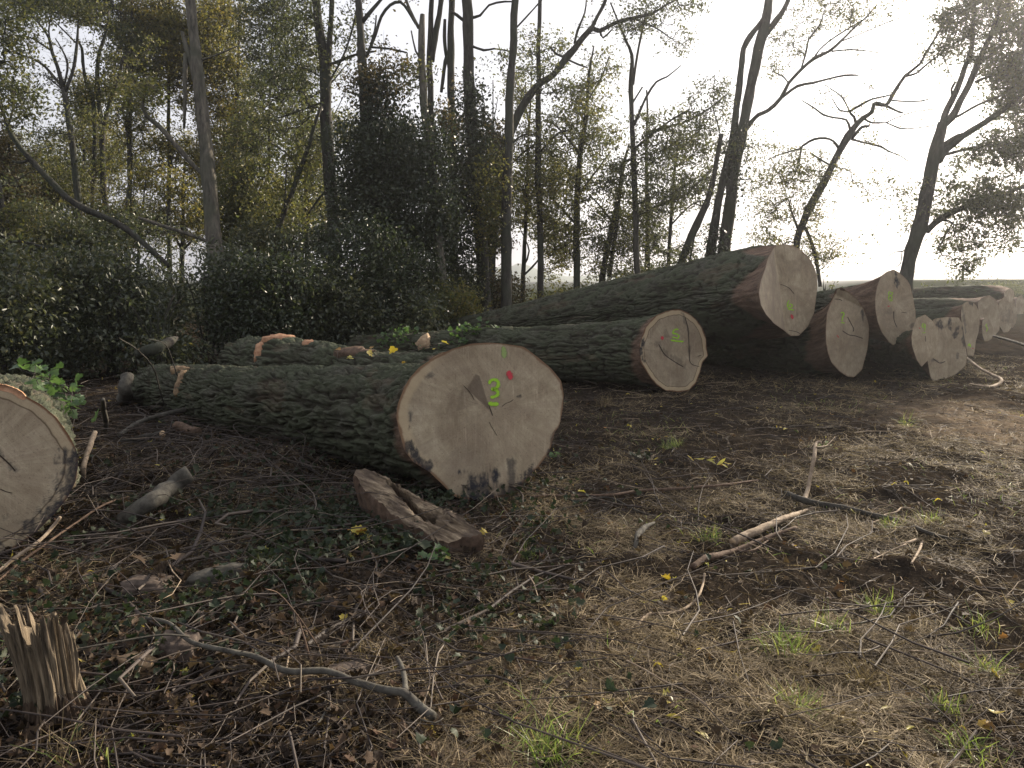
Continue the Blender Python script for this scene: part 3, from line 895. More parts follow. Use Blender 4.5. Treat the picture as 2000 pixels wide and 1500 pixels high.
# the crooked log behind number 3 (its near end is out of sight)
cx, cy = 880, 752
oC = [(cx + 62 * math.cos(a), cy + 66 * math.sin(a)) for a in np.linspace(0, 2 * math.pi, 24, endpoint=False)]
LC = Log('lumpy log behind the number 3 log with orange branch scars', oC, 8.6, (0.5, -0.87, 0), (470, 703, 12.2, 0.37), n=200, step=0.03, amp=0.02, flare=0.4, rb=0.95, strip=0.1, lump=0.22,
         bend=(0, 0, 0.0), group=None)


def patch(lg, px, py, d, rad, mat, name, label=None, axis=None, thick=0.03):
    """a bare scar or stub: a shallow disc sunk into the bark"""
    c = P(px, py, d)
    nrm = unit(np.array(axis if axis is not None else (CAM - c) + np.array([0, 0, 1.5]), float))
    U, W = frames(nrm[None]); U, W = U[0], W[0]
    k = 20
    a = np.arange(k) * 2 * math.pi / k
    rr_ = 1 + 0.18 * R.normal(size=k)
    ring = np.stack([np.cos(a) * rad[0] * rr_, np.sin(a) * rad[1] * rr_], -1)
    v1 = c + U * ring[:, :1] + W * ring[:, 1:]
    v0 = v1 - nrm * thick * 3 + (v1 - c) * 0.15
    V = np.concatenate([v0, v1, [c + nrm * thick * 0.2]])
    kk = np.arange(k); k2 = (kk + 1) % k
    Q = np.stack([kk, k2, k + k2, k + kk], -1)
    T = np.stack([np.full(k, 2 * k), k + kk, k + k2], -1)
    o = mk(name, V, [Q, T], mat, lg.root)
    if label:
        o['label'] = label
    return o


def near_bark(lg, px, py):
    """the bark point closest to the line of sight through a photo pixel"""
    r = unit(ray(px, py)); v = lg.V.reshape(-1, 3) - CAM
    t = v @ r
    d = np.linalg.norm(v - t[:, None] * r, axis=1)
    ok = np.where(d < d.min() + 0.03)[0]
    k = ok[np.argmin(t[ok])]
    return lg.V.reshape(-1, 3)[k], lg.e[k % len(lg.e)]


for lg, px, py, rad, mat, nm in ((LC, 540, 648, (.22, .07), 'wood_orange', 'branch_scar'), (LC, 603, 664, (.10, .05), 'wood_orange', 'branch_scar'), (LC, 505, 686, (.06, .13), 'wood_orange', 'branch_scar'),
                                 (L5, 836, 668, (.09, .13), 'wood_raw', 'branch_stub'), (L3, 345, 750, (.045, .15), 'wood_rot', 'split_wood'), (L3, 350, 715, (.12, .035), 'wood_rot', 'split_wood'),
                                 (LC, 690, 684, (.26, .07), 'branch_brown', 'branch_scar')):
    p, e = near_bark(lg, px, py)
    q = p + e * 0.012
    dd = float((q - CAM) @ FW)
    s_ = q - CAM
    ax = e * 0.8 + unit(CAM - q) * 0.5
    if nm == 'branch_stub':
        ax = unit(CAM - q) + np.array([0.5, 0, 0.4]); q = q + e * 0.10
    patch(lg, 1000 + F * (s_ @ RT) / (s_ @ FW), 750 - F * (s_ @ UP) / (s_ @ FW), dd, rad, mat, nm, axis=ax, thick=0.03 if nm != 'branch_stub' else 0.08)


# ------------------------------------------------------------------ stumps, chunks, sticks
# hollow rotten chunk under log 3
cw = [(690, 926), (700, 918), (715, 917), (727, 919), (745, 926), (775, 940), (812, 962), (860, 986), (900, 1012), (928, 1030), (944, 1043), (925, 1048), (902, 1050),
      (884, 1060), (858, 1062), (842, 1056), (830, 1040), (806, 1030), (775, 1012), (750, 990), (728, 970), (708, 950)]
ow = resample(cw, 150)
ow = ow + 2.6 * np.stack([vn(ow * .22, 3), vn(ow * .22 + 9, 4)], -1) + 1.6 * np.stack([vn(ow * .6, 5), vn(ow * .6 + 9, 6)], -1)
cc = np.array([812.0, 990.0])
sr = np.linspace(0, 1, 34)
fp = cc + (ow - cc)[None] * sr[:, None, None]
flat = fp.reshape(-1, 2)
wn_ = unit(np.array([-0.22, -0.50, 0.84]))
r_ = ray(flat[:, 0], flat[:, 1])
c3 = G(820, 1000, 0.20)
p3 = CAM + r_ * (((c3 - CAM) @ wn_) / (r_ @ wn_))[:, None]
groove = pdist(flat, [(765, 943), (790, 968), (815, 998), (850, 1012)])
hol = pdist(flat, [(785, 955), (830, 985), (850, 1000)])
p3 = p3 - wn_ * (0.13 * (1 - sstep(2, 9, groove + 3 * vn(flat * .15, 8))) + 0.035 * (1 - sstep(6, 30, hol)))[:, None]
ax3 = unit(P(930, 1040, 4.7) - P(700, 925, 5.2))
al = p3 @ ax3; ac = p3 @ np.cross(ax3, wn_)
p3 = p3 + wn_ * (0.03 * fbm(np.stack([al * 4, ac * 42, al * 0], -1), 4, 3) + 0.014 * np.abs(vn(np.stack([al * 5, ac * 75, al * 0], -1), 7)) + 0.03 * fbm(p3 * 9, 4, 4))[:, None]
k = np.arange(150); k2 = (k + 1) % 150
b = (np.arange(33) * 150)[:, None]
Q = [np.stack([b + k, b + k2, b + 150 + k2, b + 150 + k], -1).reshape(-1, 4)[:, ::-1]]
edge = p3[-150:]
sk = [p3]
cen = edge.mean(0)
for q, (dz, sc) in enumerate(((0.03, 1.012), (0.08, 1.0), (0.2, .95), (0.5, .92))):
    v = cen + (edge - cen) * sc - np.array([-0.05, -0.12, 1]) * dz
    v = v + 0.05 * fbm(v * 12, 4, 9)[:, None] * unit(edge - cen)
    sk.append(v)
    b0 = 33 * 150 + q * 150
    Q.append(np.stack([b0 + k, b0 + k2, b0 + 150 + k2, b0 + 150 + k], -1)[:, ::-1])
st_root = thing('hollow_stump', 'hollow rotten stump with pale splintered side under the big log', 'stump', (cen[0], cen[1], 0))
mk('bark', np.concatenate(sk[0:1] + sk[1:])[34 * 150 - 150:], [q - 33 * 150 for q in Q[1:]], 'branch_brown', st_root)
mk('cut_top', p3, Q[0], 'rot_grain', st_root)

# splintered stump in the lower left corner
sbase = G(75, 1445); sd = float((sbase - CAM) @ FW)
ssr = thing('splintered_stump', 'tall splintered stump with upright torn tan fibres', 'stump', (sbase[0], sbase[1], 0))
parts = []
m = 96
a = np.linspace(0, 2 * math.pi, m, endpoint=False)
NA, NZ = 260, 44
a = np.linspace(0, 2 * math.pi, NA, endpoint=False)
ca, sa = np.cos(a), np.sin(a)
cyl = lambda f, z: np.stack([ca * f, sa * f, np.full(NA, z)], -1)
plate = np.floor((vn(cyl(3.2, 0.0), 5) * .5 + .5) * 6) / 6
htop = .30 + .14 * plate + .05 * vn(cyl(9.0, 1.0), 6) + .03 * vn(cyl(26.0, 2.0), 7) - .05 * np.cos(a - 1.2)
rowsv = []
for q in range(NZ):
    t = q / (NZ - 1)
    z = -.05 + (htop + .05) * t
    fib = 1 - np.abs(vn(np.stack([ca * 9, sa * 9, z * 2.5], -1), 11)) * 2
    fin = vn(np.stack([ca * 26, sa * 26, z * 5], -1), 12)
    rad = .072 + .055 * np.exp(-np.maximum(z, 0) / .07) + .010 * np.clip(z - .15, 0, 1) / .1 + .013 * fib + .005 * fin + .02 * vn(np.stack([ca * 1.7, sa * 1.7, z * 4], -1), 13)
    rowsv.append(np.stack([sbase[0] + ca * rad - .012 - .22 * np.clip(z - .12, 0, 1) ** 1.5, sbase[1] + .12 + sa * rad, z], -1))
for q, (f, dz) in enumerate(((.86, -.004), (.66, -.07), (.3, -.10))):
    top = rowsv[NZ - 1]; cn = top.mean(0)
    v = cn + (top - cn) * f; v[:, 2] = top[:, 2] + dz - .02 * np.abs(vn(cyl(14.0, 3.0 + q), 15))
    rowsv.append(v)
V = np.concatenate(rowsv); k = np.arange(NA); k2 = (k + 1) % NA
nsp = 16
def band(q0, q1):
    b = (np.arange(q0, q1) * NA)[:, None]
    return np.stack([b + k, b + k2, b + NA + k2, b + NA + k], -1).reshape(-1, 4)
mk('root_collar', V[:(nsp + 1) * NA], band(0, nsp), 'stump_root', ssr)
mk('splinters', V[nsp * NA:], band(nsp, NZ + 2) - nsp * NA, 'stump_fibre', ssr)['label'] = 'upright torn tan wood fibres'


def blob(name, label, cat, px, py, size, mat, rotz=0.0, seed=1, lift=0.3, angular=0.22, tilt=0.0, group=None):
    c = G(px, py)
    c[2] = H(c[None, :2])[0]
    nu, nv = 36, 20
    u = np.linspace(0, 2 * math.pi, nu, endpoint=False); v = np.linspace(0.04, math.pi - 0.04, nv)
    Ug, Vg = np.meshgrid(u, v)
    d = np.stack([np.cos(Ug) * np.sin(Vg), np.sin(Ug) * np.sin(Vg), np.cos(Vg)], -1)
    p = d * 1.0
    p = np.sign(p) * np.abs(p) ** 0.6
    p = p * (1 + angular * fbm(d * 1.6 + seed * 7.7, 3, seed) * 2)[..., None]
    p = p * np.array(size)
    p[..., 2] += p[..., 0] * tilt
    p = p + (0.02 * fbm(p * 22, 3, seed + 2) * min(size) * 8)[..., None] * d
    cz, sz = math.cos(rotz), math.sin(rotz)
    p = np.stack([p[..., 0] * cz - p[..., 1] * sz, p[..., 0] * sz + p[..., 1] * cz, p[..., 2]], -1)
    V = (p * np.array([1, 1, .8]) + c + np.array([0, 0, size[2] * lift * .6])).reshape(-1, 3)
    b = (np.arange(nv - 1) * nu)[:, None]; k = np.arange(nu); k2 = (k + 1) % nu
    Q = np.stack([b + k, b + nu + k, b + nu + k2, b + k2], -1).reshape(-1, 4)
    V = np.concatenate([V, V[:nu].mean(0)[None], V[-nu:].mean(0)[None]])
    T = np.concatenate([np.stack([np.full(nu, nu * nv), k, k2], -1), np.stack([np.full(nu, nu * nv + 1), (nv - 1) * nu + k2, (nv - 1) * nu + k], -1)])
    o = mk(name, V, [Q, T], mat, None, c)
    return tag(o, label, cat, group)


blob('wood_chunk', 'tan split wood chunk lying beside the splintered stump', 'wood chunk', 272, 1318, (.10, .045, .045), 'wood_rot', -0.5, 3, .9, .15)
blob('stone', 'round dark pinkish stone under the long curved branch', 'stone', 352, 1298, (.085, .07, .075), 'stone', 0.2, 5, .8, .2)
blob('stone', 'broad flat brown clod among yellowing leaves', 'stone', 290, 1165, (.12, .09, .07), 'stone', 0.2, 8, .3, .25)
blob('wood_chunk', 'grey weathered split log end above the curved branch', 'wood chunk', 425, 1150, (.155, .05, .06), 'branch_grey', 0.45, 11, 1.1, .12, .12)
blob('stone', 'low brown earth clod behind the fork of the curved branch', 'stone', 675, 1318, (.10, .07, .05), 'stone', 0.1, 14, .3, .15)
blob('stone', 'small reddish stone behind the round dark pinkish stone', 'stone', 400, 1228, (.045, .04, .04), 'stone', 0.3, 15, .3, .2)


def stick(name, label, cat, pts, mat='branch_dark', sides=9, kids=(), rough=0.25, cut=None, group=None):
    """pts: photo x, y, width in photo pixels, height of the axis above the ground"""
    def line(pp):
        o = []
        for (x, y, w, z) in pp:
            g = G(x, y, z); hh = H(g[None, :2])[0]
            g = G(x, y, z + hh)
            d = (g - CAM) @ FW
            o.append(list(g) + [w * d / F / 2])
        o = np.array(o)
        return smooth_line(o, 0.03)
    ln = line(pts)
    base = ln[len(ln) // 2, :3].copy()
    base[2] = H(base[None, :2])[0]
    wob = 0.35 * ln[:, 3:4] * np.stack([fbm(ln[:, :3] * 9, 2, 1), fbm(ln[:, :3] * 9, 2, 2), fbm(ln[:, :3] * 9, 2, 3)], -1)
    pr = [tube(ln[:, :3] + wob, ln[:, 3], sides, rough, 5)]
    for kd in kids:
        l2 = line(kd); pr.append(tube(l2[:, :3], l2[:, 3], 7, rough, 6))
    V, fs = join(pr)
    if cut is None:
        return tag(mk(name, V, fs, mat, None, base), label, cat, group)
    rt = thing(name, label, cat, base, group)
    mk('bark', V, fs, mat, rt)
    # sawn pale end: a thin disc on the chosen end
    e = 0 if cut == 0 else -1
    d = unit(ln[e, :3] - ln[1 if e == 0 else -2, :3])
    v, q, t = tube(np.stack([ln[e, :3] - d * .004, ln[e, :3] + d * .006]), [ln[e, 3] * .94] * 2, 14, 0.06, 3)
    mk('cut_face', v, [q, t], 'wood_raw', rt)
    return rt


stick('fallen_branch', 'long dark curved branch with a short upright fork', 'branch',
      [(285, 1207, 5, .10), (330, 1217, 7, .11), (375, 1254, 9, .11), (440, 1271, 10, .10), (500, 1284, 11, .09), (560, 1311, 12, .09), (640, 1311, 13, .09), (700, 1334, 14, .09), (760, 1348, 15, .09),
       (788, 1353, 17, .09), (815, 1377, 20, .08), (846, 1400, 19, .06)], 'branch_grey',
      kids=[[(792, 1354, 14, .09), (790, 1325, 11, .10), (784, 1300, 10, .13), (776, 1284, 8, .11)], [(820, 1205 + 200, 3, .07), (850, 1412, 3, .06), (866, 1402, 2, .06)]])
stick('dead_stick', 'pale debarked stick standing up at a slant from the ground', 'stick', [(1566, 990, 9, .02), (1577, 960, 9, .06), (1584, 925, 8, .16), (1590, 895, 8, .25), (1594, 865, 6, .34), (1604, 863, 4, .35)], 'branch_pale',
      kids=[[(1594, 873, 3, .32), (1612, 871, 2.5, .31), (1622, 863, 2, .33), (1631, 853, 1.5, .36)]])
stick('dead_stick', 'thick sawn stick tipped with a pale end near the slanting pale stick', 'stick', [(1432, 1058, 16, .03), (1480, 1036, 15, .035), (1530, 1013, 12, .04), (1562, 1002, 9, .03), (1598, 990, 6, .03)], 'branch_pale', cut=0)
stick('dead_stick', 'twisted grey stick lying in front of the thick sawn stick', 'stick', [(1352, 1108, 14, .01), (1380, 1090, 14, .03), (1425, 1079, 12, .03), (1470, 1062, 11, .03), (1515, 1044, 8, .03), (1555, 1030, 6, .02)], 'branch_brown',
      kids=[[(1440, 1076, 5, .03), (1470, 1075, 4, .02), (1505, 1052, 3, .02)]])
stick('fallen_branch', 'straight dark branch lying towards the track', 'branch', [(1535, 965, 13, .04), (1575, 980, 13, .04), (1650, 993, 12, .04), (1710, 1008, 10, .04), (1760, 1018, 10, .03), (1810, 1040, 9, .03), (1860, 1052, 6, .02), (1900, 1055, 4, .02)], 'branch_dark')
stick('dead_stick', 'thin bent pale twig with an upturned end on the straw', 'stick', [(1246, 1222, 5, .02), (1256, 1208, 6, .03), (1272, 1198, 7, .03), (1300, 1198, 6, .03), (1330, 1192, 6, .03), (1352, 1178, 5, .03), (1366, 1160, 5, .04), (1373, 1140, 4, .05), (1376, 1120, 4, .06)], 'branch_pale')
stick('dead_stick', 'forked pale twig lying alone towards the track', 'stick', [(1668, 1072, 4, .02), (1680, 1064, 4, .02), (1730, 1066, 5, .03), (1770, 1060, 5, .04), (1802, 1052, 6, .05), (1830, 1066, 3, .02)], 'branch_pale',
      kids=[[(1803, 1054, 6, .05), (1795, 1075, 5, .03), (1780, 1100, 4, .01)], [(1770, 1063, 4, .04), (1730, 1080, 3, .02), (1705, 1092, 3, .02)]])
stick('dead_stick', 'crooked white twig beside the straight dark branch', 'stick', [(1700, 1022, 2.5, .03), (1722, 1014, 3, .03), (1728, 1006, 3, .04), (1750, 1000, 3, .04), (1760, 992, 3, .04), (1775, 992, 2.5, .04), (1795, 1000, 2, .03)], 'branch_pale')
stick('dead_stick', 'long thin brown wand lying across the ground in front of the cut ends', 'stick', [(1035, 970, 4, .03), (1080, 968, 5, .03), (1150, 968, 5, .03), (1200, 966, 6, .04), (1250, 958, 6, .05), (1310, 955, 6, .05), (1370, 951, 6, .05), (1430, 945, 5, .05), (1480, 938, 4, .04)], 'branch_brown')
stick('dead_stick', 'dark wand crossing the long thin brown wand', 'stick', [(1085, 955, 4, .03), (1120, 978, 4, .03), (1190, 972, 4, .03), (1250, 1000, 4, .03), (1330, 1022, 4, .03), (1400, 1030, 3, .02)], 'branch_dark')
stick('bark_piece', 'curled grey strip of bark standing on end', 'bark', [(1238, 1076, 9, .01), (1243, 1058, 10, .03), (1248, 1042, 12, .05), (1262, 1028, 10, .06), (1278, 1021, 6, .06)], 'branch_grey')
stick('fallen_branch', 'thick smooth grey branch half buried in brash by the ivy log', 'branch', [(236, 1014, 26, .03), (262, 1000, 31, .09), (300, 975, 33, .13), (335, 950, 32, .15), (370, 926, 33, .17)], 'branch_grey', 14, rough=.12)
stick('dead_stick', 'snapped pale stake leaning by the ivy log', 'stick', [(160, 945, 10, .05), (163, 915, 10, .12), (168, 893, 10, .16), (176, 868, 11, .22), (185, 844, 10, .28)], 'branch_pale')
stick('cut_branch', 'sawn dark branch pointing at the number 3 log', 'branch', [(436, 802, 20, .16), (470, 820, 19, .12), (510, 840, 18, .08), (560, 858, 16, .04)], 'branch_grey', cut=0)
stick('cut_branch', 'thin sawn dark branch next to the thicker sawn branch', 'branch', [(486, 806, 9, .15), (520, 826, 11, .12), (550, 842, 10, .08), (575, 852, 8, .05)], 'branch_grey', cut=0)
stick('cut_branch', 'branch with a round pale sawn end facing out of the brash', 'branch', [(317, 848, 15, .07), (300, 851, 15, .06), (270, 859, 15, .04), (235, 866, 12, .02)], 'branch_dark', cut=0)
stick('cut_branch', 'stubby reddish sawn branch above the round pale end', 'branch', [(345, 832, 18, .10), (362, 838, 20, .07), (385, 846, 20, .05)], 'branch_brown', cut=0)
stick('cut_branch', 'grey pole slanting up through the brash behind the ivy log', 'branch', [(232, 850, 8, .05), (270, 826, 9, .08), (310, 812, 9, .10), (366, 799, 10, .14)], 'branch_grey', cut=-1)
stick('fallen_branch', 'mossy bent branch ending in a cut tip by the hollow stump', 'branch', [(690, 1022, 9, .05), (712, 1027, 9, .06), (735, 1042, 10, .05), (750, 1058, 10, .03), (762, 1072, 8, .02)], 'branch_grey', cut=-1)
stick('dead_stick', 'long straw coloured cane leaning below the ivy log', 'stick', [(-10, 1122, 7, .05), (30, 1090, 7, .10), (70, 1062, 7, .14), (100, 1032, 7, .18), (118, 1010, 6, .22)], 'branch_pale')
stick('dead_stick', 'second thinner cane just below the long straw coloured cane', 'stick', [(-10, 1140, 4, .04), (40, 1098, 5, .07), (90, 1062, 5, .10), (150, 1020, 4, .10), (205, 985, 4, .10), (260, 968, 3, .1), (310, 955, 3, .1)], 'branch_brown')
stick('dead_stick', 'dark wiry bramble cane arching over the splintered stump', 'stick', [(40, 1275, 3, .25), (100, 1277, 4, .25), (170, 1264, 4, .23), (250, 1250, 4, .20), (320, 1240, 4, .16), (370, 1243, 4, .12)], 'branch_dark')
stick('dead_stick', 'thin straight shoot standing between curved branch and hollow stump', 'stick', [(630, 1275, 3, .01), (607, 1240, 3, .1), (580, 1200, 3, .2), (545, 1160, 3, .3), (518, 1150, 2, .34)], 'branch_brown',
      kids=[[(607, 1298, 4, .01), (597, 1255, 4, .1), (582, 1205, 3, .18)], [(558, 1298, 3, .01), (564, 1250, 3, .1), (573, 1212, 2, .2)]])
stick('dead_stick', 'slim grey twig with a hooked tip in the bottom leaf litter', 'stick', [(500, 1478, 4, .02), (555, 1465, 4, .02), (590, 1445, 4, .03), (620, 1415, 4, .03), (640, 1385, 4, .04), (660, 1371, 3, .04), (676, 1369, 3, .04)], 'branch_grey')
stick('dead_stick', 'straight pale twig lying at a steep angle near the bottom edge', 'stick', [(696, 1410, 4, .02), (715, 1440, 4, .02), (740, 1470, 4, .02), (764, 1500, 4, .02)], 'branch_pale')
stick('fallen_branch', 'pale dead branch with a bent tip in front of the row of logs', 'branch', [(1850, 680, 3, .2), (1885, 698, 5, .15), (1915, 720, 5, .12), (1940, 733, 6, .1), (1956, 742, 7, .1), (1948, 752, 7, .06), (1925, 755, 5, .05), (1895, 750, 4, .05)], 'branch_pale')
stick('fallen_branch', 'long dark pole lying beyond the bent pale branch', 'branch', [(1935, 655, 4, .1), (1965, 663, 5, .1), (2005, 675, 5, .1)], 'branch_dark')
stick('cut_stump', 'birch like grey stump stub standing behind the brash', 'stump', [(243, 785, 26, .0), (245, 765, 25, .25), (248, 735, 25, .45)], 'trunk_pale' if False else 'branch_grey', 12)
stick('cut_stump', 'short mossy upright stub by the birch like stump', 'stump', [(206, 845, 9, .0), (207, 822, 10, .15), (203, 800, 10, .32), (201, 780, 8, .45)], 'branch_grey')
stick('broken_log', 'short broken reddish log propped with a splintered end', 'log', [(272, 690, 18, .55), (300, 682, 22, .6), (325, 670, 18, .66), (345, 660, 8, .72)], 'trunk_dark', 12, cut=0, rough=.5)
for n_, (lb, pts) in enumerate((
        ('arching bare whip in front of the far end of the number 3 log', [(320, 790, 2.5, .15), (312, 760, 2.5, .4), (300, 720, 3, .75), (270, 685, 3, 1.0), (232, 660, 2, 1.15)]),
        ('second bare whip crossing the far end of the number 3 log', [(352, 760, 2.5, .2), (345, 730, 2.5, .5), (335, 700, 2.5, .7), (322, 672, 2, .9), (290, 662, 1.5, 1.0)]),
        ('thin dark wand slanting over the sawn branches', [(395, 762, 3, .35), (430, 775, 3, .3), (470, 795, 3, .2), (505, 815, 3, .1), (560, 845, 2, .05)]))):
    stick('bare_whip', lb, 'twig', pts, 'branch_dark', 6)


# ------------------------------------------------------------------ trees and shrubs
def grow(nodes, tips, rng, pull=0.18, sub=2):
    """attach every tip to the nearest node grown so far; returns twig segments and loads"""
    npos = list(nodes); nn = len(npos)
    cap_ = nn + len(tips) * (sub + 1)
    A = np.zeros((cap_, 3)); A[:nn] = nodes
    par = np.full(cap_, -1); load = np.zeros(cap_)
    d0 = np.array([np.min(np.linalg.norm(nodes - t, axis=1)) for t in tips])
    up_pen = 0.35
    cnt = nn
    for i in np.argsort(d0):
        t = tips[i]
        df = t - A[:cnt]
        dist = np.linalg.norm(df, axis=1) + up_pen * np.maximum(0, -df[:, 2])
        dist[:nn] *= 1.0
        j = int(np.argmin(dist)); p = A[j]; L = np.linalg.norm(t - p)
        prev = j
        for q in range(1, sub + 2):
            f = q / (sub + 1)
            x = p + (t - p) * f
            if q <= sub:
                x = x + rng.normal(size=3) * L * 0.09 + np.array([0, 0, pull * L * f * (1 - f)])
            A[cnt] = x; par[cnt] = prev; prev = cnt; cnt += 1
        k = prev
        while k >= nn:
            load[k] += 1; k = par[k]
    ids = np.arange(nn, cnt)
    return A[par[ids]], A[ids], load[ids], par[ids], load


def ellipsoid(n, rng, hollow=0.0):
    d = unit(rng.normal(size=(n, 3)))
    return d * (rng.uniform(hollow, 1, n) ** (1 / 2.2))[:, None]


TREES = 0
LEAFY = 1.15


def tree(name, label, cat, depth, trunk, limbs=(), blobs=(), leaf='leaf_grey', bark='trunk_bark', size=0.075, per=16, spread=0.17, dens=1.0, group=None, ivy=None, seed=None,
         twig=0.0045, ground=True, flat=0.55, extra=None, asp=0.55, bare=()):
    """trunk, limbs: photo x, y, width (photo px) [, depth offset]; blobs: x, y, rx, ry, density[, depth offset]"""
    global TREES
    TREES += 1
    rng = np.random.default_rng(seed or (100 + TREES))
    def to3(pp):
        o = []
        for q in pp:
            d = depth + (q[3] if len(q) > 3 else 0)
            o.append(list(P(q[0], q[1], d)) + [q[2] * d / F / 2])
        return np.array(o)
    tk = to3(trunk)
    if ground and tk[0, 2] > 0:
        v = tk[0] - tk[1]; s = unit(v[:3]); s = unit(s * np.array([.5, .5, 1]))
        t = (tk[0, 2] + 0.25) / max(0.2, -s[2])
        low = np.concatenate([tk[0, :3] + s * t, [tk[0, 3] * 1.35]])
        mid = np.concatenate([tk[0, :3] + s * t * 0.75, [tk[0, 3] * 1.12]])
        tk = np.concatenate([[low, mid], tk])
    elif ground:
        tk = tk
    lines = [smooth_line(tk, 0.35)]
    for l in limbs:
        lines.append(smooth_line(to3(l), 0.25))
    base = lines[0][0, :3].copy()
    root = thing(name, label, cat, (base[0], base[1], 0.0), group)
    pr = []
    for q, l in enumerate(lines):
        r0 = l[:, 3].max()
        wob = 0.055 * np.stack([fbm(l[:, :3] * .9 + 3 * q, 2, TREES), fbm(l[:, :3] * .9 + 7, 2, TREES + 50), l[:, 0] * 0], -1) * min(1.0, r0 / .1)
        l[:, :3] += wob * np.linspace(0 if q else 1, 1, len(l))[:, None] * (0.6 if q else 1)
        pr.append(tube(l[:, :3], l[:, 3], 12 if r0 > .08 else 7, 0.30, TREES + q))
    nodes = np.concatenate([l[:, :3] for l in lines])
    tips, dn = [], []
    nb = 0
    for bl in list(bare) + list(blobs):
        x, y, rx, ry, de = bl[:5]
        off = bl[5] if len(bl) > 5 else 0
        n = int(max(4, math.pi * rx * ry / 105.0 * de ** .8 * dens))
        e = ellipsoid(n, rng)
        c = P(x, y, depth + off)
        sx = (depth + off) / F
        if bl in bare:
            nb += n
        tips.append(c + e * np.array([rx * sx, min(rx, ry * 1.5) * sx, ry * sx]) * 1.15)
    lp = []
    if tips:
        tips = np.concatenate(tips)
        keep = fbm(tips * 0.55 + TREES * 3.3, 2, TREES) > -0.20
        keep[:nb] = True
        isb = (np.arange(len(tips)) < nb)[keep & (tips[:, 2] > 0.3)]
        tips = tips[keep & (tips[:, 2] > 0.3)]
        p0, p1, load, par, allload = grow(nodes, tips, rng)
        rad1 = twig * np.maximum(load, 1) ** 0.42
        nn = len(nodes)
        rad0 = np.where(par >= nn, twig * np.maximum(allload[par], 1) ** 0.42, rad1 * 1.15)
        sv, sq = segs(p0, p1, np.minimum(rad0, rad1 * 1.5), rad1, 4)
        pr.append((sv, sq))
        tw0 = np.repeat(tips, 3, 0); twd = rng.normal(size=tw0.shape) * .13 + np.array([0, 0, .04])
        pr.append(segs(tw0, tw0 + twd, np.full(len(tw0), twig * .75), np.full(len(tw0), twig * .4), 4))
        alltips, tips = tips, (tips[~isb] if (~isb).any() else tips)
        per = int(per * LEAFY); size = size * 1.16
        lp = np.repeat(tips, per, 0) + rng.normal(size=(len(tips) * per, 3)) * spread * np.array([1, 1, flat])
        # and some along the last twig
        tip_idx = np.where(load == 1)[0]
        q = rng.integers(0, len(tip_idx), len(tips) * 2)
        f = rng.uniform(0, 1, len(q))[:, None]
        mid = p0[tip_idx[q]] * (1 - f) + p1[tip_idx[q]] * f + rng.normal(size=(len(q), 3)) * .05
        lp = np.concatenate([lp, mid])
    V, fs = join(pr)
    mk('trunk', V, fs, bark, root)
    if len(lp):
        V, T = leaves(lp, size, rng, 0.35, asp, 0.15)
        mk('crown', V, T, leaf, root, smooth=False)
    if ivy:
        pts = []
        for (x, y, rx, ry, n) in ivy:
            c = P(x, y, depth - 0.1); sx = depth / F
            e = ellipsoid(n, rng)
            pts.append(c + e * np.array([rx * sx, rx * sx, ry * sx]))
        pts = np.concatenate(pts)
        lp2 = np.repeat(pts, 14, 0) + rng.normal(size=(len(pts) * 14, 3)) * .17
        V, T = leaves(lp2, 0.085, rng, 0.3, 0.75, 0.5)
        mk('ivy', V, T, 'leaf_dark', root, smooth=False)
    return root


def shrub(label, px, ytop, rx, depth, leaf='leaf_shrub', dens=1.0, size=0.085, group='dark shrubs at the wood edge', seed=0, ybase=None, name='shrub', thick=1.0):
    rng = np.random.default_rng(900 + seed)
    c = P(px, 600, depth); base = np.array([c[0], c[1], 0.0])
    top = P(px, ytop, depth)[2]
    w = rx * depth / F
    root = thing(name, label, 'shrub', base, group)
    ns = 7
    lines, pr = [], []
    for q in range(ns):
        a = rng.uniform(0, 6.28); s = rng.uniform(.2, .75)
        e = base + np.array([math.cos(a) * w * s, math.sin(a) * w * s * .7, top * rng.uniform(.6, .9)])
        m = (base + e) / 2 + np.array([0, 0, top * .18])
        b0 = base + rng.normal(size=3) * np.array([.12, .12, 0])
        l = smooth_line(np.array([list(b0) + [.022], list(m) + [.015], list(e) + [.007]]), .25)
        lines.append(l); pr.append(tube(l[:, :3], l[:, 3], 5, .2, q))
    n = int(26 * w * top * dens * 5.5)
    e = ellipsoid(n, rng, 0.25)
    tips = base + np.array([0, 0, top * .48]) + e * np.array([w, w * .8 * thick, top * .52])
    tips[:, 2] += 0.22 * fbm(tips * 1.2, 2, seed) * 2
    tips = tips[tips[:, 2] > 0.08]
    keep = fbm(tips * 0.9 + seed, 2, seed) > -0.14
    tips = tips[keep]
    p0, p1, load, par, al = grow(np.concatenate([l[:, :3] for l in lines]), tips, rng, 0.15, 1)
    r1 = .004 * np.maximum(load, 1) ** .4
    pr.append(segs(p0, p1, r1 * 1.2, r1, 4))
    V, fs = join(pr)
    mk('stems', V, fs, 'trunk_dark', root)
    lp = np.repeat(tips, 26, 0) + rng.normal(size=(len(tips) * 26, 3)) * np.array([.2, .2, .15])
    V, T = leaves(lp, size * 1.1, rng, 0.5, 0.5, 0.45)
    mk('foliage', V, T, leaf, root, smooth=False)
    return root

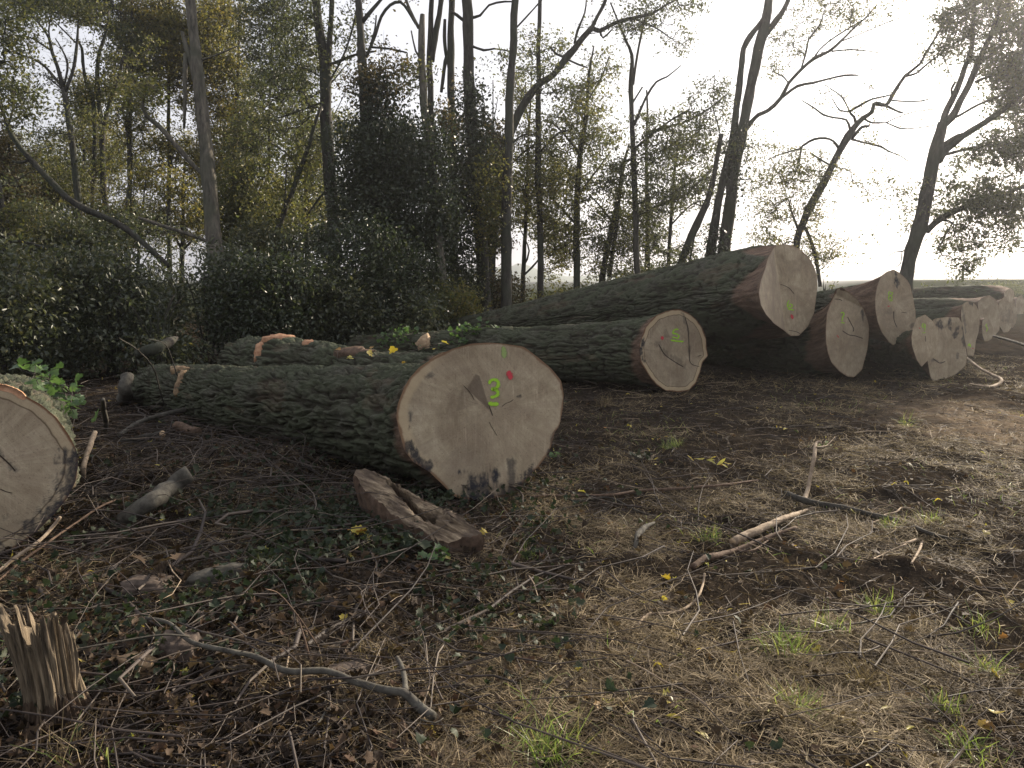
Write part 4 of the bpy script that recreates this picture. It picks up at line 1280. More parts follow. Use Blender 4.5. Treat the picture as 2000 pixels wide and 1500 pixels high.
# --- the named trees, from far to near
TG = 'bare pole trees of the wood edge'
tree('dead_tree', 'tall bare grey trunk with one sunlit edge and a broken stub near the top', 'tree', 17,
     [(428, 600, 40), (424, 540, 33), (416, 450, 30), (408, 350, 29), (397, 240, 25), (384, 120, 22), (374, 20, 20), (366, -120, 18), (362, -260, 12)],
     [[(396, 228, 12), (384, 170, 12), (372, 115, 11), (362, 85, 10), (356, 62, 7)], [(363, 105, 9), (361, 150, 10), (362, 190, 8), (360, 250, 5)],
      [(410, 352, 10), (380, 325, 9), (345, 285, 10), (312, 248, 10), (285, 225, 8), (278, 200, 5)], [(392, 118, 5), (415, 110, 4), (445, 98, 3), (465, 90, 2)],
      [(420, 480, 8), (390, 465, 7), (330, 445, 7), (270, 425, 6)]],
     [(285, 190, 40, 30, .8)], bark='trunk_pale', leaf='leaf_olive', ivy=[(428, 560, 22, 60, 40)])
tree('tall_tree', 'grey forked tree with a witches broom ball high on its stem', 'tree', 19,
     [(656, 600, 26), (650, 440, 25), (643, 330, 24), (636, 220, 23), (632, 140, 21), (625, 70, 18), (618, 0, 16), (612, -120, 14), (606, -260, 9)],
     [[(638, 150, 14), (643, 90, 11), (647, 30, 10), (650, -60, 8), (656, -160, 6)], [(636, 130, 7), (665, 118, 6), (700, 105, 5), (735, 100, 4)], [(640, 165, 5), (670, 110, 4), (690, 50, 4), (700, 0, 3)],
      [(648, 360, 4), (625, 385, 4), (600, 420, 3)], [(628, 200, 4), (590, 215, 4), (545, 230, 3)]],
     [(606, 32, 13, 13, 3.0), (600, 90, 70, 90, .5), (560, 210, 80, 90, .6), (690, 60, 40, 60, .3), (620, -120, 130, 90, .7)], leaf='leaf_grey')
tree('ivy_tree', 'straight pole tree cloaked in dark ivy to two thirds of its height', 'tree', 18,
     [(748, 640, 34), (737, 520, 33), (725, 350, 30), (717, 220, 24), (709, 120, 19), (703, 50, 14), (697, -20, 12), (692, -140, 9)],
     [[(708, 42, 9), (728, 18, 8), (748, -5, 6), (770, -30, 5)], [(716, 112, 6), (735, 62, 6), (745, 32, 6), (762, 10, 6), (782, 4, 6), (798, 22, 6), (812, 46, 6)], [(718, 110, 5), (732, 60, 4), (735, 30, 3)],
      [(722, 92, 4), (760, 95, 4), (795, 103, 3)]],
     [(760, 130, 60, 40, .35), (735, 170, 60, 50, .9), (740, -60, 80, 60, .6)], leaf='leaf_brownish',
     ivy=[(738, 215, 34, 70, 130), (715, 300, 62, 80, 260), (755, 320, 70, 90, 320), (690, 395, 45, 70, 140), (750, 430, 95, 80, 330), (735, 520, 90, 70, 240)])
tree('broken_tree', 'snapped dead tree with a jagged pale top and ivy burl', 'tree', 17.5,
     [(870, 620, 15), (864, 520, 15), (852, 420, 15), (840, 300, 16), (829, 200, 15), (824, 110, 13), (823, 60, 13), (825, 28, 9)],
     [[(818, 55, 7), (808, 35, 6), (799, 15, 6), (789, -10, 5)], [(826, 120, 5), (812, 100, 4), (803, 60, 3)]],
     [(822, 58, 11, 13, 4.0), (812, 140, 25, 35, .5)], leaf='leaf_grey', bark='trunk_pale', ivy=[(840, 310, 40, 90, 170), (850, 420, 55, 70, 180)])
tree('tall_tree', 'pair of slim stems rising together behind the snapped dead tree', 'tree', 20,
     [(858, 620, 14), (850, 420, 13), (842, 210, 12), (839, 100, 11), (845, 0, 10), (852, -130, 7)], [[(843, 120, 12), (852, 60, 12), (861, 10, 11), (872, -100, 8)]],
     [(850, -90, 90, 60, .6)], leaf='leaf_grey', group=None)
tree('tall_tree', 'thick straight dark trunk in the middle of the wood edge', 'tree', 19.5,
     [(948, 640, 27), (942, 520, 25), (933, 400, 24), (921, 250, 23), (914, 120, 21), (912, 0, 20), (914, -150, 17), (918, -300, 11)],
     [[(915, 35, 6), (938, 30, 5), (955, 10, 4), (985, 3, 4), (1010, 4, 3)], [(917, 88, 5), (945, 98, 5), (965, 95, 4), (995, 100, 3)], [(905, 40, 7), (893, 30, 6), (880, 22, 5)]],
     [(960, 130, 45, 40, .5), (920, -200, 150, 90, .6)], leaf='leaf_grey', bark='trunk_bark', ivy=[(925, 230, 32, 70, 110), (935, 330, 45, 80, 190), (905, 400, 60, 80, 210)])
tree('tall_tree', 'slimmer dark trunk with a bent side branch left of the thick straight one', 'tree', 21,
     [(892, 640, 18), (886, 420, 17), (883, 250, 15), (881, 130, 14), (882, 50, 13), (885, -30, 12), (890, -150, 8)],
     [[(882, 140, 6), (872, 110, 7), (868, 70, 7), (869, 38, 6)], [(882, 165, 7), (872, 110, 8), (862, 180, 6)]],
     [(890, -120, 80, 50, .5), (885, 300, 50, 90, .9)], leaf='leaf_brownish', ivy=[(882, 300, 30, 90, 90)])
tree('tall_tree', 'straight trunk without low branches rising behind the lifted end of the mossy log', 'tree', 18.5,
     [(986, 620, 22), (989, 500, 21), (991, 380, 20), (996, 200, 17), (1001, 100, 15), (1006, 0, 14), (1012, -150, 10)],
     [[(990, 300, 4), (1010, 270, 3), (1030, 262, 3)], [(1003, 60, 4), (1040, 20, 3), (1075, -20, 3)]], [(1010, -130, 110, 70, .5), (960, 400, 30, 120, .8)], leaf='leaf_olive')
tree('slim_tree', 'slim upright stem dividing the lacy foliage', 'tree', 21,
     [(1056, 580, 13), (1053, 420, 12), (1051, 280, 11), (1053, 120, 9), (1054, 0, 8), (1056, -120, 5)], [[(1052, 300, 4), (1090, 260, 4), (1110, 255, 3)], [(1053, 275, 4), (1020, 300, 3), (995, 325, 3)]],
     [(1035, 110, 40, 50, .5), (1090, 90, 50, 35, .4), (1040, 280, 45, 55, .9), (1060, 400, 45, 80, .8)], leaf='leaf_olive')
tree('leaning_tree', 'old tree whose heavy crooked limb sweeps out over the gap', 'tree', 20.5,
     [(950, 600, 22), (962, 450, 21), (982, 310, 19), (1005, 240, 17), (1032, 190, 16), (1057, 160, 14), (1080, 147, 12), (1106, 112, 14), (1120, 97, 12), (1140, 72, 11), (1157, 54, 11)],
     [[(1155, 56, 8), (1168, 30, 7), (1180, 8, 7), (1190, -20, 6)], [(1122, 85, 5), (1128, 60, 5), (1142, 25, 4), (1145, 0, 3)], [(1157, 54, 9), (1172, 60, 9), (1200, 45, 8), (1235, 35, 7), (1272, 27, 6), (1300, 10, 4), (1325, -2, 3)],
      [(1172, 60, 5), (1178, 74, 4), (1195, 58, 3)], [(1235, 37, 4), (1262, 45, 3), (1290, 60, 3), (1310, 75, 2)], [(1110, 115, 5), (1086, 105, 5), (1075, 92, 4)], [(1106, 115, 4), (1130, 126, 4), (1148, 132, 3)]],
     [(1270, 20, 50, 25, .5), (1340, 10, 35, 22, .8), (1320, 70, 30, 25, .3), (1330, 95, 16, 12, .8), (1230, 60, 40, 30, .3), (1100, 150, 60, 50, .7), (1230, -50, 120, 40, .6)], leaf='leaf_grey', bare=[(1250, 60, 70, 40, .3), (1180, 40, 50, 50, .25), (1310, 50, 50, 40, .25), (1130, 80, 40, 40, .25)])
for q, (lb, d, tr, lm, bl, lf) in enumerate((
    ('leafy sapling with ochre leaves in the centre of the lacy foliage', 22, [(1128, 600, 14), (1126, 480, 13), (1128, 380, 12), (1133, 300, 10), (1143, 245, 9), (1147, 190, 7), (1150, 140, 5), (1160, 90, 3)],
     [[(1130, 380, 5), (1160, 340, 4), (1190, 300, 3)], [(1132, 300, 5), (1100, 260, 4), (1080, 240, 3)], [(1127, 440, 5), (1090, 400, 4), (1070, 380, 3)], [(1146, 200, 4), (1175, 150, 3), (1190, 110, 3)]],
     [(1150, 190, 70, 45, 1.1), (1100, 250, 60, 50, 1.0), (1170, 260, 50, 50, .9), (1130, 350, 70, 60, 1.0), (1110, 450, 60, 60, .9), (1180, 140, 40, 40, .5)], 'leaf_olive'),
    ('thin dark sapling with a forked bare top', 21, [(1250, 640, 14), (1244, 500, 12), (1239, 380, 11), (1235, 250, 10), (1233, 160, 9), (1234, 108, 7), (1222, 80, 5), (1208, 45, 4), (1192, 5, 3)],
     [[(1236, 165, 6), (1245, 105, 5), (1256, 50, 4), (1262, 20, 3)], [(1240, 290, 6), (1270, 265, 4), (1310, 235, 4), (1345, 215, 3)], [(1238, 245, 6), (1262, 190, 5), (1282, 160, 4), (1303, 150, 3), (1330, 128, 2)],
      [(1236, 310, 5), (1214, 320, 5), (1212, 345, 4)], [(1236, 200, 4), (1255, 170, 3)]],
     [(1250, 40, 30, 40, .3), (1290, 300, 60, 45, .9), (1350, 230, 50, 45, .7), (1390, 180, 40, 35, .4), (1300, 380, 70, 50, .9), (1200, 330, 40, 50, .8), (1270, 250, 40, 40, .6)], 'leaf_grey'),
    ('sapling with two crossing stems by the thin dark one', 22.5, [(1172, 600, 13), (1180, 520, 12), (1195, 450, 11), (1206, 400, 9), (1216, 330, 7), (1228, 280, 4)],
     [[(1190, 540, 9), (1200, 470, 8), (1208, 410, 7), (1212, 360, 5)], [(1200, 440, 4), (1170, 400, 3), (1150, 380, 3)]],
     [(1215, 400, 50, 60, .9), (1180, 470, 50, 60, .8), (1230, 470, 40, 50, .6), (1200, 540, 60, 40, .6)], 'leaf_olive'),
    ('bushy young tree filling the space left of the leaning twin trunks', 23, [(1300, 620, 9), (1305, 520, 8), (1310, 430, 7), (1318, 340, 5), (1325, 260, 3)],
     [[(1310, 440, 4), (1350, 400, 3), (1380, 390, 2)]], [(1320, 330, 60, 50, .9), (1360, 280, 55, 40, .8), (1300, 440, 60, 50, .9), (1350, 470, 50, 60, .7), (1280, 500, 50, 50, .9)], 'leaf_grey'))):
    tree('young_tree', lb, 'tree', d, tr, lm, bl, leaf=lf, size=.075, dens=1.15)
tree('twin_trunk_tree', 'pair of tall leaning trunks joined near the top, ivy on the lower bark', 'tree', 22,
     [(1408, 560, 27), (1412, 510, 25), (1428, 380, 23), (1441, 300, 22), (1455, 225, 20), (1470, 150, 20), (1482, 95, 20), (1493, 50, 19), (1502, 0, 17), (1512, -90, 14), (1524, -220, 9)],
     [[(1382, 560, 24), (1388, 500, 20), (1400, 410, 16), (1414, 340, 14), (1430, 270, 13), (1440, 200, 13), (1447, 135, 12), (1452, 95, 11), (1466, 70, 11), (1484, 48, 10), (1496, 32, 10)],
      [(1494, 68, 12), (1508, 50, 12), (1524, 30, 11), (1536, 8, 10), (1552, -30, 8)],
      [(1458, 252, 9), (1468, 238, 9), (1482, 224, 8), (1500, 216, 8), (1525, 192, 8), (1540, 163, 7), (1565, 136, 7), (1590, 114, 7), (1620, 100, 6), (1645, 78, 5), (1670, 53, 4), (1690, 36, 3), (1712, 10, 3)],
      [(1525, 192, 6), (1558, 168, 6), (1587, 162, 5), (1618, 154, 4), (1650, 147, 4), (1676, 147, 3)], [(1565, 134, 4), (1575, 98, 4), (1580, 75, 4), (1600, 50, 3), (1612, 15, 2)],
      [(1590, 114, 4), (1600, 98, 3), (1620, 80, 3), (1650, 60, 3), (1700, 30, 2)], [(1625, 100, 3), (1660, 97, 3), (1690, 99, 2), (1716, 103, 2)], [(1645, 80, 3), (1690, 62, 2), (1730, 45, 2), (1756, 36, 1.5)], [(1540, 163, 3), (1530, 150, 3), (1510, 140, 2)]],
     [(1590, 25, 45, 35, .55), (1650, 20, 60, 35, .65), (1700, 15, 45, 30, .5), (1530, 60, 30, 30, .4), (1515, 115, 30, 30, .45), (1490, 135, 22, 28, .4), (1560, 80, 25, 30, .3), (1530, 400, 1, 1, .1), (1480, 290, 45, 35, .55), (1490, 360, 45, 30, .6), (1460, 80, 12, 40, .5), (1640, -50, 120, 40, .6)],
     leaf='leaf_olive', ivy=[(1398, 500, 16, 70, 55), (1436, 330, 10, 110, 45)], size=.065, bare=[(1620, 60, 80, 50, .22), (1680, 110, 50, 30, .15), (1540, 100, 30, 60, .2), (1720, 40, 40, 30, .2)])
tree('leaning_tree', 'short leaning trunk with a snapped top next to the twin trunks', 'tree', 21.5,
     [(1318, 560, 13), (1335, 500, 14), (1360, 440, 14), (1382, 390, 12), (1396, 345, 10), (1402, 300, 9), (1407, 262, 8)], [[(1345, 520, 4), (1360, 450, 4), (1385, 400, 3)], [(1407, 264, 2), (1395, 220, 2), (1385, 190, 1.5)]],
     [(1350, 380, 50, 40, .6), (1420, 290, 25, 30, .5), (1345, 500, 25, 40, .5)], leaf='leaf_grey')
tree('gnarled_tree', 'crooked leaning tree with almost bare twisted limbs against the white sky', 'tree', 21,
     [(1556, 500, 13), (1558, 468, 13), (1567, 440, 14), (1582, 405, 15), (1600, 372, 15), (1620, 335, 14), (1640, 295, 13), (1656, 266, 15), (1668, 248, 11), (1685, 231, 10), (1703, 219, 9), (1707, 203, 8), (1716, 203, 8), (1730, 206, 7),
      (1740, 192, 7), (1752, 172, 7), (1768, 148, 6), (1795, 126, 5), (1808, 103, 5), (1834, 62, 4), (1850, 36, 3), (1860, 10, 2)],
     [[(1640, 293, 6), (1628, 276, 5), (1612, 270, 5), (1590, 272, 5), (1572, 282, 5), (1565, 290, 4), (1559, 325, 3), (1545, 350, 2), (1520, 358, 2)], [(1565, 290, 4), (1545, 295, 3), (1520, 303, 2), (1500, 312, 2)],
      [(1768, 149, 5), (1790, 143, 4), (1812, 124, 4), (1850, 96, 3), (1885, 72, 3)], [(1672, 243, 6), (1668, 228, 5), (1660, 218, 5), (1680, 206, 5), (1702, 194, 4), (1740, 185, 3), (1756, 172, 2)],
      [(1660, 252, 5), (1653, 234, 4), (1630, 230, 4), (1608, 224, 4), (1592, 212, 3), (1566, 196, 2)], [(1664, 270, 7), (1674, 258, 6), (1684, 248, 6), (1698, 246, 4)], [(1688, 232, 4), (1704, 240, 4), (1732, 240, 3), (1758, 251, 3), (1790, 250, 2), (1824, 245, 2)],
      [(1730, 240, 3), (1760, 226, 2), (1800, 215, 2), (1832, 214, 1.5)], [(1663, 272, 5), (1690, 279, 4), (1720, 286, 4), (1735, 295, 3), (1760, 305, 2), (1775, 316, 2)], [(1742, 196, 3), (1770, 198, 3), (1800, 197, 3), (1818, 192, 2)],
      [(1730, 206, 5), (1750, 216, 4), (1764, 221, 3)], [(1660, 219, 3), (1640, 215, 3), (1630, 200, 2), (1625, 192, 2)], [(1658, 215, 3), (1645, 190, 3), (1625, 175, 2), (1610, 165, 2)], [(1620, 322, 4), (1600, 310, 4), (1585, 300, 3)],
      [(1570, 440, 5), (1580, 460, 7), (1590, 490, 7), (1598, 530, 7), (1602, 560, 7)], [(1562, 455, 5), (1550, 425, 5), (1542, 400, 4), (1545, 390, 3)]],
     [(1600, 330, 45, 35, .6), (1560, 350, 45, 30, .7), (1520, 330, 40, 35, .8), (1640, 360, 40, 40, .7), (1600, 420, 80, 40, .9), (1640, 470, 60, 40, 1.0), (1580, 500, 60, 30, .9), (1510, 400, 40, 40, .9), (1500, 470, 40, 35, .8), (1700, 275, 40, 14, .35), (1840, 55, 20, 25, .4), (1810, 110, 18, 20, .5), (1700, 370, 40, 30, .25), (1660, 200, 70, 30, .06)],
     leaf='leaf_olive', size=.065, spread=.2, bare=[(1640, 200, 60, 40, .25), (1760, 215, 70, 30, .25), (1720, 290, 50, 25, .25), (1560, 300, 50, 40, .25), (1800, 120, 40, 40, .25)])
tree('oak_tree', 'big broad oak at the end of the wood with a dense spreading crown', 'tree', 21,
     [(1766, 570, 28), (1772, 530, 26), (1782, 487, 27), (1795, 450, 28), (1807, 400, 26), (1815, 360, 25), (1823, 312, 25), (1832, 275, 22), (1842, 240, 19)],
     [[(1838, 250, 12), (1850, 212, 12), (1866, 182, 11), (1884, 132, 10), (1898, 96, 9), (1900, 50, 8), (1902, 14, 7), (1898, -40, 5)], [(1842, 245, 15), (1858, 230, 14), (1875, 198, 13), (1892, 166, 12), (1911, 122, 11), (1930, 80, 10), (1950, 25, 8), (1965, -30, 6)],
      [(1832, 316, 13), (1842, 300, 13), (1860, 283, 12), (1890, 260, 12), (1925, 238, 11), (1962, 212, 10), (1997, 185, 9), (2050, 150, 7)], [(1836, 290, 9), (1848, 280, 9), (1870, 266, 9), (1900, 258, 6)], [(1838, 304, 6), (1865, 297, 6), (1900, 288, 5), (1945, 285, 4)],
      [(1810, 452, 12), (1826, 436, 13), (1852, 418, 12), (1890, 402, 11), (1925, 390, 9), (1980, 372, 7), (2040, 350, 5)], [(1845, 238, 6), (1875, 225, 5), (1910, 205, 5), (1960, 185, 4)], [(1862, 190, 5), (1858, 175, 5), (1866, 160, 5)],
      [(1905, 160, 6), (1930, 150, 5), (1970, 140, 4)], [(1912, 120, 6), (1935, 108, 5), (1960, 80, 4)], [(1775, 478, 3), (1765, 490, 2.5), (1750, 492, 2), (1735, 500, 1.5)], [(1762, 490, 2.5), (1759, 515, 2), (1748, 522, 1.5)]],
     [(1960, 60, 70, 90, 2.0), (1990, 170, 60, 70, 2.0), (1930, 150, 50, 50, 1.3), (1890, 60, 40, 70, .9), (1860, 40, 35, 50, 1.0), (1845, 110, 30, 40, 1.0), (1835, 30, 20, 20, .8), (1920, 300, 60, 35, 1.3), (1985, 290, 50, 50, 1.6), (1900, 390, 80, 40, 1.8), (1970, 400, 60, 55, 2.0), (1780, 400, 45, 45, 1.1), (1750, 420, 30, 30, .7), (1740, 360, 35, 20, .35),
      (1880, 470, 45, 40, 1.2), (1890, 520, 32, 25, 1.1), (1960, 470, 40, 25, .8), (2080, 200, 110, 180, 1.5), (2090, -60, 160, 110, 1.2), (2080, 430, 60, 60, .9), (1950, -90, 120, 70, 1.1), (1860, 340, 20, 12, .4)],
     leaf='leaf_grey', size=.082, bark='trunk_bark', per=15, dens=.95)
# --- left side
tree('slim_tree', 'branching young tree with bare fanned limbs in the upper left sky gap', 'tree', 22,
     [(175, 600, 15), (155, 400, 14), (145, 310, 12), (138, 262, 11), (130, 215, 10), (124, 172, 10)],
     [[(124, 172, 8), (112, 130, 7), (102, 102, 6), (96, 75, 5), (80, 50, 4), (60, 30, 3)], [(122, 168, 6), (105, 150, 6), (88, 130, 5), (65, 115, 4), (35, 105, 4), (10, 88, 3), (-20, 75, 3)], [(128, 178, 7), (140, 145, 6), (146, 120, 6), (150, 85, 5), (153, 40, 4), (152, 0, 3)],
      [(102, 100, 4), (75, 82, 4), (55, 72, 3), (25, 68, 2)], [(102, 100, 3), (95, 60, 3), (100, 30, 2)], [(126, 165, 4), (132, 125, 4), (120, 95, 3), (108, 75, 2)], [(122, 175, 3), (105, 160, 3), (95, 152, 2)], [(150, 85, 3), (130, 65, 3), (105, 40, 2)]],
     [(60, 20, 80, 30, .9), (150, 20, 70, 30, 1.0), (10, 50, 40, 30, .8), (100, -40, 140, 40, .8), (60, 150, 60, 30, .12), (110, 260, 40, 50, .7)], leaf='leaf_olive', bare=[(70, 110, 60, 50, .3), (130, 90, 30, 60, .3), (30, 90, 40, 30, .25)])
tree('slim_tree', 'young tree with curving double stem and olive leaves left of the bare grey trunk', 'tree', 23,
     [(225, 600, 13), (208, 420, 12), (200, 260, 10), (192, 200, 9), (190, 140, 8), (195, 100, 6), (208, 60, 5), (212, 20, 4)], [[(180, 420, 8), (185, 220, 8), (168, 160, 7), (162, 120, 6), (160, 95, 5), (152, 80, 4)], [(200, 250, 8), (218, 190, 7), (232, 150, 6), (240, 115, 6), (255, 100, 4)], [(240, 118, 4), (255, 140, 3), (262, 155, 2)]],
     [(215, 160, 45, 40, 1.2), (170, 200, 45, 50, 1.1), (240, 80, 60, 60, 1.3), (200, 280, 60, 60, 1.2), (180, 350, 60, 60, 1.2), (195, 100, 25, 30, .6)], leaf='leaf_olive')
tree('leaning_tree', 'fallen leaning trunk slanting across the left of the wood', 'tree', 16,
     [(330, 520, 11), (245, 447, 12), (205, 425, 12), (165, 408, 14), (130, 385, 13), (100, 355, 12), (65, 318, 11), (40, 290, 10), (22, 265, 9), (12, 235, 7), (0, 205, 5)],
     [[(60, 312, 6), (40, 318, 5), (25, 315, 4)], [(15, 245, 4), (25, 215, 4), (22, 190, 3)]], [(38, 275, 10, 9, 2.0), (65, 280, 10, 14, 1.6), (55, 315, 10, 10, 1.6), (20, 180, 50, 40, .9), (10, 330, 50, 50, 1.0), (60, 240, 40, 40, .8)], leaf='leaf_grey', ground=False)
tree('tall_tree', 'dark leaning trunk at the left picture edge', 'tree', 15,
     [(60, 640, 26), (35, 540, 22), (18, 470, 19), (2, 390, 16), (-16, 280, 14), (-30, 120, 12), (-36, -50, 9)], [[(18, 470, 6), (60, 475, 5), (120, 495, 4)]], [(10, 440, 50, 60, .8), (-40, 40, 90, 90, 1.0), (20, 210, 50, 40, .4)], leaf='leaf_olive', size=.07)
tree('leaning_tree', 'bare thin trunk leaning against the grey forked tree', 'tree', 18.6,
     [(528, 500, 11), (545, 440, 11), (560, 395, 10), (580, 345, 9), (600, 290, 8), (612, 250, 7), (628, 208, 6)], [[(556, 405, 4), (558, 360, 3), (560, 320, 3)], [(585, 330, 3), (560, 300, 3), (530, 280, 2)]], [(560, 340, 50, 60, .8), (540, 420, 60, 50, .9)], leaf='leaf_olive')
BG = [
 ('tall yellow leaved birch like tree behind the bare grey trunk', 26, 330, 470, [(330, 120, 80, 110, 1.9), (300, 40, 90, 70, 1.6), (380, 60, 70, 90, 1.8), (320, 280, 80, 80, 1.4), (330, -70, 120, 60, 1.0)], 'leaf_yellow'),
 ('yellowing tree right of the bare grey trunk', 27, 452, 480, [(440, 120, 50, 110, 1.7), (460, 230, 60, 80, 1.4), (430, 330, 50, 70, 1.2), (430, 20, 60, 50, 1.2)], 'leaf_yellow'),
 ('orange brown tree under the upper left sky gap', 28, 165, 470, [(160, 190, 35, 45, 1.6), (175, 270, 60, 50, 1.3), (150, 350, 60, 60, 1.1)], 'leaf_yellow'),
 ('olive tree half hidden behind the fallen leaning trunk', 26, 95, 470, [(70, 330, 60, 60, 1.2), (110, 380, 70, 60, 1.3), (60, 420, 60, 50, 1.2)], 'leaf_olive'),
 ('pale green tree whose crown closes the upper left corner', 25, 250, 480, [(230, 30, 70, 40, 1.5), (180, -10, 100, 40, 1.4), (265, 110, 50, 60, 1.3), (250, 220, 55, 60, 1.2), (60, 5, 100, 30, 1.2)], 'leaf_olive'),
 ('grey green tree with sky showing through beside the forked tree', 24, 520, 470, [(510, 60, 50, 70, .8), (530, 160, 60, 60, .9), (560, 40, 50, 60, .7), (500, 280, 60, 60, 1.0), (590, 140, 40, 60, .7), (520, -40, 120, 50, .7)], 'leaf_grey'),
 ('lacy tree between the forked tree and the ivy cloaked pole', 24, 600, 470, [(600, 250, 60, 60, 1.0), (580, 330, 60, 50, 1.1), (670, 140, 40, 40, .6), (670, 250, 25, 50, .7), (600, 400, 60, 40, 1.1)], 'leaf_olive'),
 ('low spreading olive tree behind the thin leaning trunk', 22, 490, 520, [(480, 370, 60, 60, 1.3), (540, 430, 70, 50, 1.2), (450, 430, 60, 50, 1.3)], 'leaf_olive'),
 ('rust tinged tree low in the left of the wood', 20, 270, 520, [(270, 380, 70, 60, 1.3), (330, 420, 60, 50, 1.3), (220, 440, 60, 50, 1.2), (370, 400, 40, 60, 1.3)], 'leaf_yellow'),
 ('leafy tree at the left edge below the sky gap', 19, 10, 520, [(10, 400, 60, 70, 1.2), (60, 470, 60, 50, 1.2), (-30, 300, 60, 80, 1.0)], 'leaf_brownish'),
 ('dark tree crown between the ivy pole and the snapped dead tree', 19.5, 785, 560, [(790, 330, 45, 80, 1.9), (800, 430, 50, 70, 1.7), (785, 250, 25, 30, .6), (640, 470, 30, 40, .9)], 'leaf_dark'),
 ('bronze leaved tree right of the thick straight trunk', 20.5, 965, 560, [(965, 210, 25, 60, 1.0), (960, 300, 30, 60, 1.5), (965, 420, 30, 80, 1.4), (910, 180, 25, 40, .9), (880, 220, 30, 50, 1.2)], 'leaf_brownish'),
 ('olive sapling beside the slim upright stem', 23, 1020, 560, [(1020, 180, 30, 50, .8), (1025, 360, 35, 70, 1.1), (1020, 460, 40, 50, 1.2), (1085, 330, 35, 60, .8), (1080, 480, 40, 60, 1.0)], 'leaf_olive'),
 ('thin grey sapling between the crossing stems and the snapped leaning trunk', 24, 1265, 570, [(1260, 440, 50, 50, .8), (1265, 540, 50, 30, 1.0), (1390, 350, 30, 60, .5), (1420, 200, 25, 40, .3)], 'leaf_grey'),
 ('far olive tree filling the gap left of the bare grey trunk', 31, 215, 520, [(210, 330, 70, 70, 1.5), (260, 420, 70, 60, 1.5), (180, 430, 70, 60, 1.5)], 'leaf_olive'),
 ('far yellowish tree low behind the bare grey trunk', 32, 355, 520, [(350, 330, 70, 70, 1.5), (320, 430, 70, 60, 1.5), (400, 430, 60, 60, 1.5)], 'leaf_yellow'),
 ('far greenish tree low behind the yellowing tree', 32, 480, 520, [(480, 280, 60, 70, 1.3), (470, 400, 70, 70, 1.5), (540, 440, 60, 50, 1.5)], 'leaf_olive'),
 ('far grey green tree behind the grey forked tree', 31, 640, 520, [(620, 320, 50, 70, 1.2), (650, 420, 50, 70, 1.2), (590, 440, 50, 50, 1.4), (680, 200, 30, 50, .6)], 'leaf_grey'),
 ('far bushy tree behind the dark trunk at the picture edge', 29, 20, 520, [(20, 320, 60, 60, 1.2), (90, 420, 70, 60, 1.5), (10, 440, 60, 60, 1.4), (130, 330, 40, 40, .9)], 'leaf_olive'),
]
for q, (lb, d, x, yb, bl, lf) in enumerate(BG):
    top = min(b[1] - b[3] * .6 for b in bl)
    w = 9 + 3 * math.sin(q * 2.1)
    lean = 18 * math.sin(q * 1.7)
    tr = [(x + (b_ / 5.0) * lean, yb + (top - yb) * b_ / 5.0, w * (1 - .14 * b_)) for b_ in range(6)]
    rgb = np.random.default_rng(q)
    lm = []
    for b in bl[:5]:
        ty = min(yb, b[1] + 60); f = np.clip((ty - yb) / (top - yb + 1e-6), 0, 1)
        xx = x + lean * f
        lm.append([(xx, ty, w * .5), ((xx + b[0]) / 2 + rgb.normal() * 8, (ty + b[1]) / 2, w * .38), (b[0] + rgb.normal() * 6, b[1] - b[3] * .4, w * .22)])
    tree('woodland_tree', lb, 'tree', d, tr, lm, bl, leaf=lf, size=.078, per=15, group=None, dens=1.9)

# shrub wall along the wood edge
SH = [
 ('dark glossy shrub behind the ivy log at the picture edge', -20, 470, 110, 11.5, 'leaf_shrub'),
 ('dense shrub with grey shining leaves behind the ivy log', 90, 500, 110, 12.5, 'leaf_shrub'),
 ('broad leafy shrub behind the upright stump stubs', 210, 470, 110, 13.0, 'leaf_shrub'),
 ('low drooping shrub behind the propped broken log', 300, 520, 90, 12.6, 'leaf_shrub'),
 ('tall shrub at the foot of the bare grey trunk', 400, 470, 100, 14.5, 'leaf_shrub'),
 ('dark shrub behind the lumpy log', 520, 480, 110, 14.2, 'leaf_dark'),
 ('shrub with an autumn red tinge behind the lumpy log', 610, 500, 90, 14.8, 'leaf_shrub'),
 ('tall dark shrub under the ivy cloaked pole', 700, 430, 110, 16.0, 'leaf_dark'),
 ('shrub thick with small leaves above the far end of the mossy log', 790, 480, 90, 16.5, 'leaf_dark'),
 ('grey green shrub low in front of the ivy cloaked pole', 760, 530, 90, 15.5, 'leaf_shrub'),
 ('yellow green bush at the root of the snapped dead tree', 880, 540, 60, 17.0, 'leaf_olive'),
 ('dark bush between the two straight trunks', 960, 520, 60, 20.5, 'leaf_brownish'),
 ('tall backing shrub on the left of the wood', 60, 400, 130, 17, 'leaf_shrub'),
 ('tall backing shrub below the rust tinged tree', 240, 400, 130, 17.5, 'leaf_shrub'),
 ('backing shrub between bare grey trunk and forked tree', 520, 430, 120, 18.5, 'leaf_shrub'),
 ('backing shrub in the dark centre of the wood', 850, 430, 100, 19.5, 'leaf_dark'),
 ('low yellowish bush at the foot of the straight branchless trunk', 1010, 545, 60, 20.5, 'leaf_olive'),
 ('low bush under the ochre leaved sapling', 1110, 560, 70, 22, 'leaf_olive'),
 ('small dark bush behind the middle of the highest log', 1200, 565, 60, 23, 'leaf_shrub'),
 ('bush with pale leaves below the snapped leaning trunk', 1290, 545, 60, 24, 'leaf_grey'),
 ('low weedy bush at the foot of the big broad oak', 1830, 540, 40, 27, 'leaf_grey'),
 ('weedy bush behind the highest log by the crooked tree', 1610, 530, 40, 22, 'leaf_grey'),
 ('low hedge plant on the meadow edge right of the oak', 1950, 550, 50, 40, 'leaf_grey'),
]
